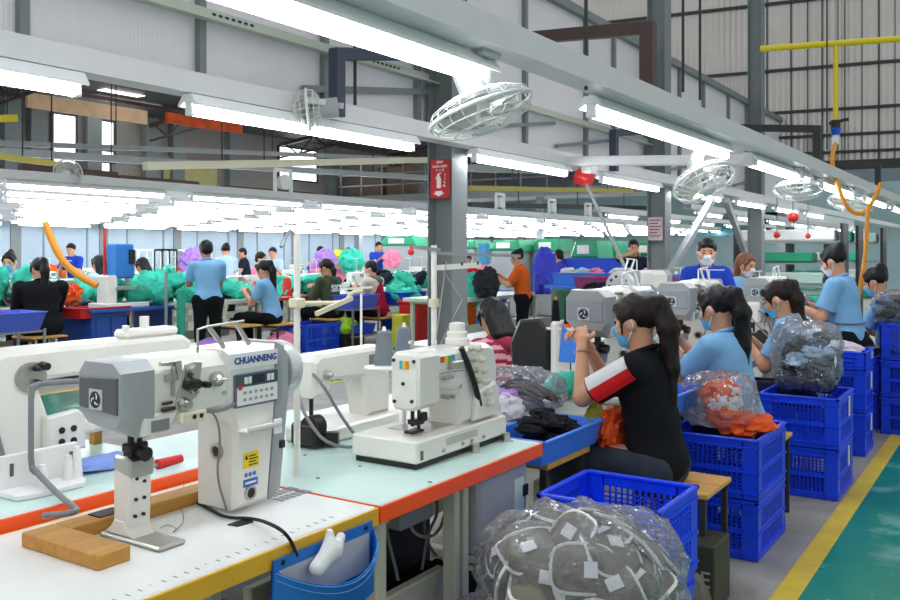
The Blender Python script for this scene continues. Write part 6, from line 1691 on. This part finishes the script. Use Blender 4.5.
# blue press and cupboards
press_blue = mat('press blue paint', '1E78C8', .4); cup_blue = mat('cupboard blue', '1F4FA6', .45)
pb = PX(121, 275, -9.5)
t = thing('blue_press', 'tall blue press with a white column between the teal heap and the orange cloth', 'press', (pb.x, pb.y, .76))
x, y = pb.x, pb.y
mk('press_head', MB().bx(x-.11, x+.11, y-.14, y+.12, 1.12, 1.55, .02), press_blue, t)
mk('column', MB().bx(x-.10, x+.10, y-.28, y-.12, .76, 1.16, .015), white_paint, t)
mk('motor', MB().cyl((x+.02, y+.1, 1.32), (x+.02, y+.1, 1.15), .07, n=14).cyl((x+.1, y+.08, 1.30), (x+.1, y+.08, 1.48), .05, n=12), black_plastic, t)
mk('press_plate', MB().bx(x-.16, x+.16, y-.15, y+.30, .98, 1.02, .004).cyl((x, y+.1, 1.02), (x, y+.1, 1.15), .04), steel, t)
mk('base', MB().bx(x-.17, x+.17, y-.35, y+.30, .76, .82, .008), white_paint, t)
mk('red_strip', MB().bx(x-.12, x-.10, y-.17, y-.14, 1.1, 1.75), red_plastic, t)
y0, y1 = lrow(92, -9.3), lrow(172, -9.3)
t = thing('blue_cupboard', 'blue work cupboard under the press and the teal heap', 'cupboard', (-9.6, (y0+y1)/2, 0))
mk('body', MB().bx(-10.0, -9.3, y0, y0+(y1-y0)*.42, 0, .72, .01), cup_blue, t)
mk('top', MB().bx(-10.1, -9.22, y0-.05, y1, .72, .76, .006), cup_blue, t)
mk('door', MB().bx(-9.3, -9.285, y0+.05, y0+(y1-y0)*.2, .06, .66, .004), cup_blue, t)
mk('door', MB().bx(-9.3, -9.285, y0+(y1-y0)*.22, y0+(y1-y0)*.4, .06, .66, .004), cup_blue, t)
mk('side_panel', MB().bx(-10.0, -9.3, y1-.05, y1, 0, .72), cup_blue, t)
for i, (u, lab) in enumerate(((150, 'wooden topped stool in front of the blue cupboard'), (240, 'stool right of the standing woman'), (40, 'stool under the black sweater'), (278, 'stool under the seated sky blue worker'), (332, 'stool under the olive hoodie'), (380, 'stool under the crimson vest'))):
    X = (-9.0, -8.85, -9.5, -8.72, -8.72, -8.62)[i]
    seat_bench(lab, X, lrow(u, X), .42, .44, (.47, .47, .49, .46, .46, .42)[i], None, 'workers stools', 'work_stool')
# bins and crates along the aisle
def bin_(label, u, v0, X, w, l, h, m, z0=None, name='plastic_bin'):
    y = lrow(u, X); return tray(label, X-w/2, X+w/2, y-l/2, y+l/2, z0 or 0, (z0 or 0)+h, m, .03, 'bins along the far aisle')
y = lrow(311, -8.75)
crate('blue crate on the floor at the edge of the far green aisle', -9.0, -8.45, y-.45, y+.45, 0, .42, 'blue crates along the far aisle', deep_blue, False)
def rack(label, u, X, w, l, m, cloth_=None):
    y = lrow(u, X)
    t = thing('bin_stand', label, 'stand', (X, y, 0), 'bin stands along the far aisle')
    for sx in (-1, 1):
        for sy in (-1, 1): mk('leg', MB().bx(X+sx*w/2-.012, X+sx*w/2+.012, y+sy*l/2-.012, y+sy*l/2+.012, 0, .62), galv, t)
    for z in (.2, .6): mk('shelf_frame', MB().bx(X-w/2, X+w/2, y-l/2, y-l/2+.02, z-.02, z).bx(X-w/2, X+w/2, y+l/2-.02, y+l/2, z-.02, z).bx(X-w/2, X-w/2+.02, y-l/2, y+l/2, z-.02, z).bx(X+w/2-.02, X+w/2, y-l/2, y+l/2, z-.02, z), galv, t)
    return y
for i, (u, X, m, m2, lab) in enumerate(((353, -8.55, purple_blue, deep_blue, 'between the olive hoodie and the crimson vest'), (402, -8.55, deep_blue, deep_blue, 'right of the crimson vest'), (4, -9.2, purple_blue, deep_blue, 'at the far left border'), (487, -7.6, deep_blue, tray_blue, 'right of the fire sign column'))):
    y = rack('metal bin stand ' + lab, u, X, .5, .62, m)
    tray('upper blue bin on the stand ' + lab, X-.26, X+.26, y-.33, y+.33, .60, .80, m, .05, 'bins on the stands')
    tray('lower blue bin on the stand ' + lab, X-.22, X+.22, y-.28, y+.28, .20, .36, m2, .03, 'bins on the stands')
y = lrow(402, -8.55)
heap('teal cloth piece in the blue bin right of the crimson vest', (-8.55, y, .68), (.18, .25, .12), 7, c_teal, 12, 'teal cloth in the blue bin')
y = lrow(416, -7.9)
t = thing('water_dispenser', 'red cabinet standing in front of the fire sign column foot', 'cabinet', (-7.9, y, 0)); mk('body', MB().bx(-8.1, -7.75, y-.2, y+.2, 0, .66, .03), red_plastic, t); mk('lid', MB().bx(-8.11, -7.74, y-.21, y+.21, .66, .70, .01), red_plastic, t)
single('yellow_bin', MB().bx(-7.9, -7.7, lrow(412, -7.6)-.1, lrow(412, -7.6)+.15, 0.02, .52, .01), mat('bin yellow', 'D9CE2A', .5), 'yellow bin beside the red cabinet', 'bin')
p = PX(346, 328, -8.5); single('lime_bag', crumple((-8.5, p.y, .34), (.14, .16, .12), 333, 18, .3, 2.), lime, 'lime green bag under the bin stand beside the olive hoodie', 'bag')
single('dark_basket', MB().bx(-8.72, -8.35, p.y-.2, p.y+.25, 0, .24, .01), black_plastic, 'black basket below the lime bag', 'basket')
for i, (u, X, c, lab) in enumerate(((282, -8.6, c_pink, 'pink cloth bag on the floor under the seated sky blue worker'), (212, -8.7, c_lilac, 'lilac bag under the table right of the standing woman'), (160, -8.9, c_grey, 'grey sack under the stool before the blue cupboard'), (76, -9.3, c_pink, 'pink bag under the table right of the black sweater'))):
    single('cloth_bag', crumple((X, lrow(u, X), .15), (.2, .22, .18), 340+i, 18, .3, 2., -.8), c, lab, 'bag', 'bags under the tables')
# green post beside the standing woman
y = lrow(181, -8.95); single('green_post', MB().bx(-8.99, -8.91, y-.04, y+.04, 0, .98, .006), mat('teal green post', '2FA98A', .5), 'teal green post left of the standing woman', 'post')
y = lrow(166, -9.0); single('hose_pole', MB().cyl((-9.0, y, 0), (-9.0, y, 1.2), .02, n=8), galv, 'short steel pole beside the teal heap', 'pole')
# ---------------------------------------------------------------- crowded rows farther back
back_cols = [c_lilac, c_teal, c_pink, c_royal, c_orange, c_paleblue, c_violet, c_red]
ids = 0
for r, X in enumerate((-12.2, -14.6, -17.2)):
    for k in range(3):
        y0 = 3.5+k*7.1; table('long pale work table in the crowded rows at the far left', X-.6, X+.6, y0, y0+7.0, tl, cream_paint, .78, 'long tables of the crowded rows')
    for k in range(11):
        y = 4.2+k*2.15+.6*r
        dup(fb, (X+.1, y, .78), 'white sewing machine in the crowded rows behind the front left workers', 'machines of the crowded rows', rz=(k % 3-1)*.3)
        if k % 2 == r % 2:
            j = ids % len(back_cols); cx = back_cols[j]
            q = single('cloth_piece', crumple((0, 0, 0), (.3, .34, .2), 400+ids, 26, .5, 2.6, -.6), cx, ('lilac', 'teal', 'pink', 'royal blue', 'orange', 'pale blue', 'violet blue', 'red')[j]+' cloth bundle on a table of the crowded rows', 'cloth', 'coloured bundles of the crowded rows', loc=(0, 0, 0))
            q.location = (X+.1, y+1.05, .93); ids += 1
# teal and pink hanging garments behind the olive hoodie
for u, X, c, lab, w_ in ((352, -11.6, c_teal, 'large teal cloth hung behind the olive hoodie', .5), (392, -12.5, c_pink, 'pink cloth hung behind the crimson vest', .4), (326, -12.2, c_lilac, 'lilac cloth bundle behind the olive hoodie', .45), (338, -14, mat('lime yellow cloth', 'C9D32A', .8), 'lime yellow cloth left of the lilac bundle', .3), (192, -11.9, c_lilac, 'lilac cloth hung just left of the standing woman', .35)):
    y = lrow(u, X); single('hung_cloth', crumple((X, y, 1.27), (.12, w_*.6, .2), int(u), 30, .45, 2.6), c, lab, 'cloth', 'hung cloths')
for u, lab in ((145, 'white grille rack behind the blue press'), (182, 'white grille rack left of the standing woman')):
    X = -12.0; y = lrow(u, X); m = MB()
    for k in range(9): m.bx(X, X+.03, y-.6+k*.15, y-.57+k*.15, .8, 1.5)
    for z in (.8, 1.1, 1.47): m.bx(X, X+.035, y-.6, y+.63, z, z+.03)
    single('grille_rack', m, white_plastic, lab, 'rack', 'grille racks')
# ---------------------------------------------------------------- the back of the hall, right of the fire sign column
mg = mat('machine green', '1F9A6C', .4, var=.05)
def green_machine(label, u, v0, v1, d, w):
    p = PD(u, 262, d); z0 = PD(u, v1, d).z; z1 = PD(u, v0, d).z
    t = thing('green_machine', label, 'machine', (p.x, p.y, 0), 'green machines at the back')
    mk('cabinet', MB().box((p.x, p.y, z0/2+.02), (w*.8, .7, z0), .02), grey_enamel, t)
    mk('hood', MB().prism([(p.x-w/2, z0), (p.x+w/2, z0), (p.x+w*.42, z1), (p.x-w*.3, z1)], p.y-.4, p.y+.4, 'y', bev=.04), mg, t)
    mk('control_face', MB().box((p.x, p.y-.41, (z0+z1)/2), (w*.4, .02, (z1-z0)*.5)), white_card, t)
for a in (('green machine at the back, just right of the fire sign column', 472, 240, 249, 21, .7), ('green machine below the left white notice at the back', 512, 240, 251, 20, .85), ('green machine below the second white notice at the back', 536, 240, 251, 20.8, .85), ('green machine at the back, third of the row below the notices', 553, 239, 252, 20, .75),
          ('large green machine with a pale face left of the young man in the dark tee', 592, 241, 258, 17.0, .6), ('green machine directly left of the young man in the dark tee', 614, 241, 258, 17.8, .55), ('green machine right of the young man in the dark tee', 648, 242, 256, 18.5, .7), ('green machine behind the teal cloth at the back', 405, 236, 246, 24.5, 1.3)):
    green_machine(*a)
for i, (u, w_) in enumerate(((510, 1.1), (533, .7))):
    p = PY(u, 238, 37.9); a = PY(u, 234, 37.9); b = PY(u, 241, 37.9)
    single('wall_notice', MB().bx(p.x-w_*.6, p.x+w_*.6, 37.96, 38., b.z, a.z), white_card, 'white notice on the teal back wall, ' + ('larger left one', 'smaller right one')[i], 'notice', 'notices on the back wall')
t = table('pale table in front of the orange top', PD(500, 260, 13).x-.9, PD(500, 260, 13).x+.0, PD(500, 260, 13).y-1.2, PD(500, 260, 13).y+1.4, tl, cream_paint, .80)
p = PD(486, 268, 12.4); single('cloth_bundle', crumple((p.x, p.y, 1.0), (.13, .16, .2), 501, 36, .35, 2.4, box=2.5), c_dkgrey, 'dark cloth bundle right of the fire sign column', 'cloth')
p = PD(484, 261, 12.6); single('blue_card', MB().box((p.x, p.y, p.z+.1), (.14, .1, .3), .01), mask_blue, 'pale blue packet behind the dark cloth bundle', 'packet')
p = PD(535, 268, 14.); 
for i, (u, d) in enumerate(((539, 13.8), (562, 15.0))):
    p = PD(u, 265, d)
    if i == 0: single('draped_cover', crumple((p.x+.1, p.y, 1.1), (.13, .18, .34), 510, 36, .3, 2.2, -.9, box=3), c_violet, 'violet blue cloth draped over a machine right of the orange top', 'cover')
p = PD(575, 268, 15.5)
for i, (u, d) in enumerate(((583, 15.8),)):
    p = PD(u, 263, d); tray('long royal blue bin behind the violet blue overall', p.x-.5, p.x+1.0, p.y-.4, p.y+.4, 1.05, 1.33, deep_blue, .02)
single('bin_rest', MB().bx(p.x-.45, p.x+.9, p.y-.35, p.y+.35, 0, 1.05, .01), dark_frame, 'dark cabinet under the long royal blue bin', 'cabinet')
p = PD(612, 272, 12.2)
tb_ = table('table with a light blue edge in front of the young man', p.x-1., p.x+1.0, p.y-.1, p.y+.6, tray_blue, tray_blue, .98)
tray('light blue tray on the table before the young man', p.x-.9, p.x+.9, p.y-.05, p.y+.5, .985, 1.15, tray_blue)
p = PD(640, 276, 11.1); tray('magenta tray in front of the middle column', p.x-.75, p.x+.55, p.y-.35, p.y+.35, .98, 1.13, mat('magenta tray', '9C3B7A', .5))
single('magenta_rest', MB().bx(p.x-.7, p.x+.5, p.y-.3, p.y+.3, 0, .98, .01), mat('dark green cabinet', '1E5A40', .5), 'dark green cabinet under the magenta tray', 'cabinet')
single('cloth_bundle', crumple((p.x-.3, p.y-.6, .9), (.2, .16, .14), 520, 30, .4, 2.4), c_black, 'black bundle below the magenta tray', 'cloth')
single('cloth_bundle', crumple((p.x+.15, p.y+.1, 1.13), (.2, .16, .1), 521, 20, .2, 2.), c_black, 'black bundle lying in the magenta tray', 'cloth')
p = PD(575, 285, 11.); single('green_drum', MB().cyl((p.x, p.y, 0), (p.x, p.y, .98), .3, n=20), mat('dark green cabinet', '1E5A40', .5), 'dark green drum left of the magenta tray', 'drum')
# racks with folded green goods at the back right
for i, (u, d, w_) in enumerate(((790, 17.5, 2.0), (824, 19, 1.4), (855, 20.5, 1.2))):
    p = PD(u, 250, d)
    t = thing('goods_rack', ('wide rack of green folded goods behind the standing woman', 'second rack of green folded goods, behind the hanging orange hose', 'third rack of green folded goods at the back right')[i], 'rack', (p.x, p.y, 0), 'racks at the back right')
    for sx in (-1, 1): mk('upright', MB().bx(p.x+sx*w_/2-.03, p.x+sx*w_/2+.03, p.y-.3, p.y+.3, 0, 2.0), dark_frame, t)
    for k in range(4):
        z = .4+k*.42
        mk('shelf', MB().bx(p.x-w_/2, p.x+w_/2, p.y-.3, p.y+.3, z-.03, z), galv, t)
        single('folded_stack', MB().bx(p.x-w_/2+.08, p.x+w_/2-.12-.2*(k % 3), p.y-.29, p.y+.2, z+.004, z+.2+.03*(k % 2), .03), (c_teal, mat('pale mint goods', 'BFD9CF', .8), mg, c_white)[(k+i) % 4], '%s folded goods on shelf %s of rack %s at the back right' % (('teal', 'mint', 'green', 'white')[(k+i) % 4], ('one', 'two', 'three', 'four')[k], ('one', 'two', 'three')[i]), 'goods', 'folded goods on the racks')
p = PY(800, 222, 37.8)
for i, (u, w_, c, lab) in enumerate(((800, 1.6, 'E9F2F0', 'pale board'), (735, 1.4, '3F7F86', 'dark teal board'))):
    a = PY(u, 215, 30.); single('hanging_board', MB().bx(a.x-w_, a.x+w_, 30, 30.05, a.z-.7, a.z+.1), mat('board '+c, c, .5), lab+' hanging at the back right', 'board', 'boards at the back')
sig = mat('signal red', 'E0281E', .4)
for i, (u, v, d, r) in enumerate(((793, 217, 8., .05), (777, 235, 9., .035), (808, 236, 13., .04))):
    p = PD(u, v, d); t = thing('pendant_signal_lamp', ('red orange signal lamp hanging below the third fan', 'small red signal lamp hanging left of the standing woman', 'small red signal lamp hanging far behind the standing woman')[i], 'signal lamp', p, 'red signal lamps')
    mk('lamp_globe', MB().sphere(p, r, 14), sig, t); mk('lamp_wire', MB().cyl(p+Vector((0, 0, r*.9)), (p.x, p.y, 2.17), .004, n=6), black_rubber, t)
p = PD(411, 252, 3.25); single('pull_knob', MB().sphere(p, .013, 12).cyl(p, p+Vector((0, 0, .022)), .004, n=6), sig, 'red knob on the thread pole arm before the fire sign column', 'knob')
X = -9.35; y = lrow(287, X); single('red_cone', MB().lathe([(.09, .78), (.085, .80), (.06, 1.0), (.05, 1.06)], (X, y, 0), 16), sig, 'red cone standing on the table before the seated sky blue worker', 'cone')
# slanted prop from the cross trunking to the floor of the second row
a = PX(584, 179, BX2+.12); b = PD(640, 300, 6.4)
t = thing('slanted_pole', 'thin grey pole slanting down from the red reel under the lamp beam', 'pole', b)
mk('pole', MB().cyl(a, b, .014, n=8), galv, t); mk('red_reel', MB().cyl(a+Vector((-.06, 0, .03)), a+Vector((.06, 0, -.01)), .07, n=14), red_plastic, t); mk('reel_box', MB().box(a+Vector((.05, 0, .09)), (.1, .12, .1), .01), white_plastic, t)
a = PX(712, 200, -3.2); b = PX(668, 275, -3.2); b = a+(b-a)*(a.z/(a.z-b.z)); single('slanted_pole', MB().bar(a, b, .07, .07), galv, 'grey diagonal steel brace right of the middle column', 'pole')
a = PX(726, 200, -3.2); b = PX(742, 245, -3.2); b = a+(b-a)*(a.z/(a.z-b.z)); single('slanted_pole', MB().bar(a, b, .07, .07), galv, 'grey diagonal steel brace left of the farthest column', 'pole')

p = PD(612, 272, 12.2)
rr_ = random.Random(9)
for i in range(7):
    single('cloth_piece', crumple((p.x-.75+.24*i, p.y+.2+rr_.uniform(-.15, .15), 1.15), (.1, .1, .06), 700+i, 20, .5, 2.6), (c_white, c_paleblue, c_pink)[i % 3], ('white', 'pale blue', 'pink')[i % 3]+' cloth piece in the light blue tray before the young man', 'cloth', 'cloth pieces before the young man')
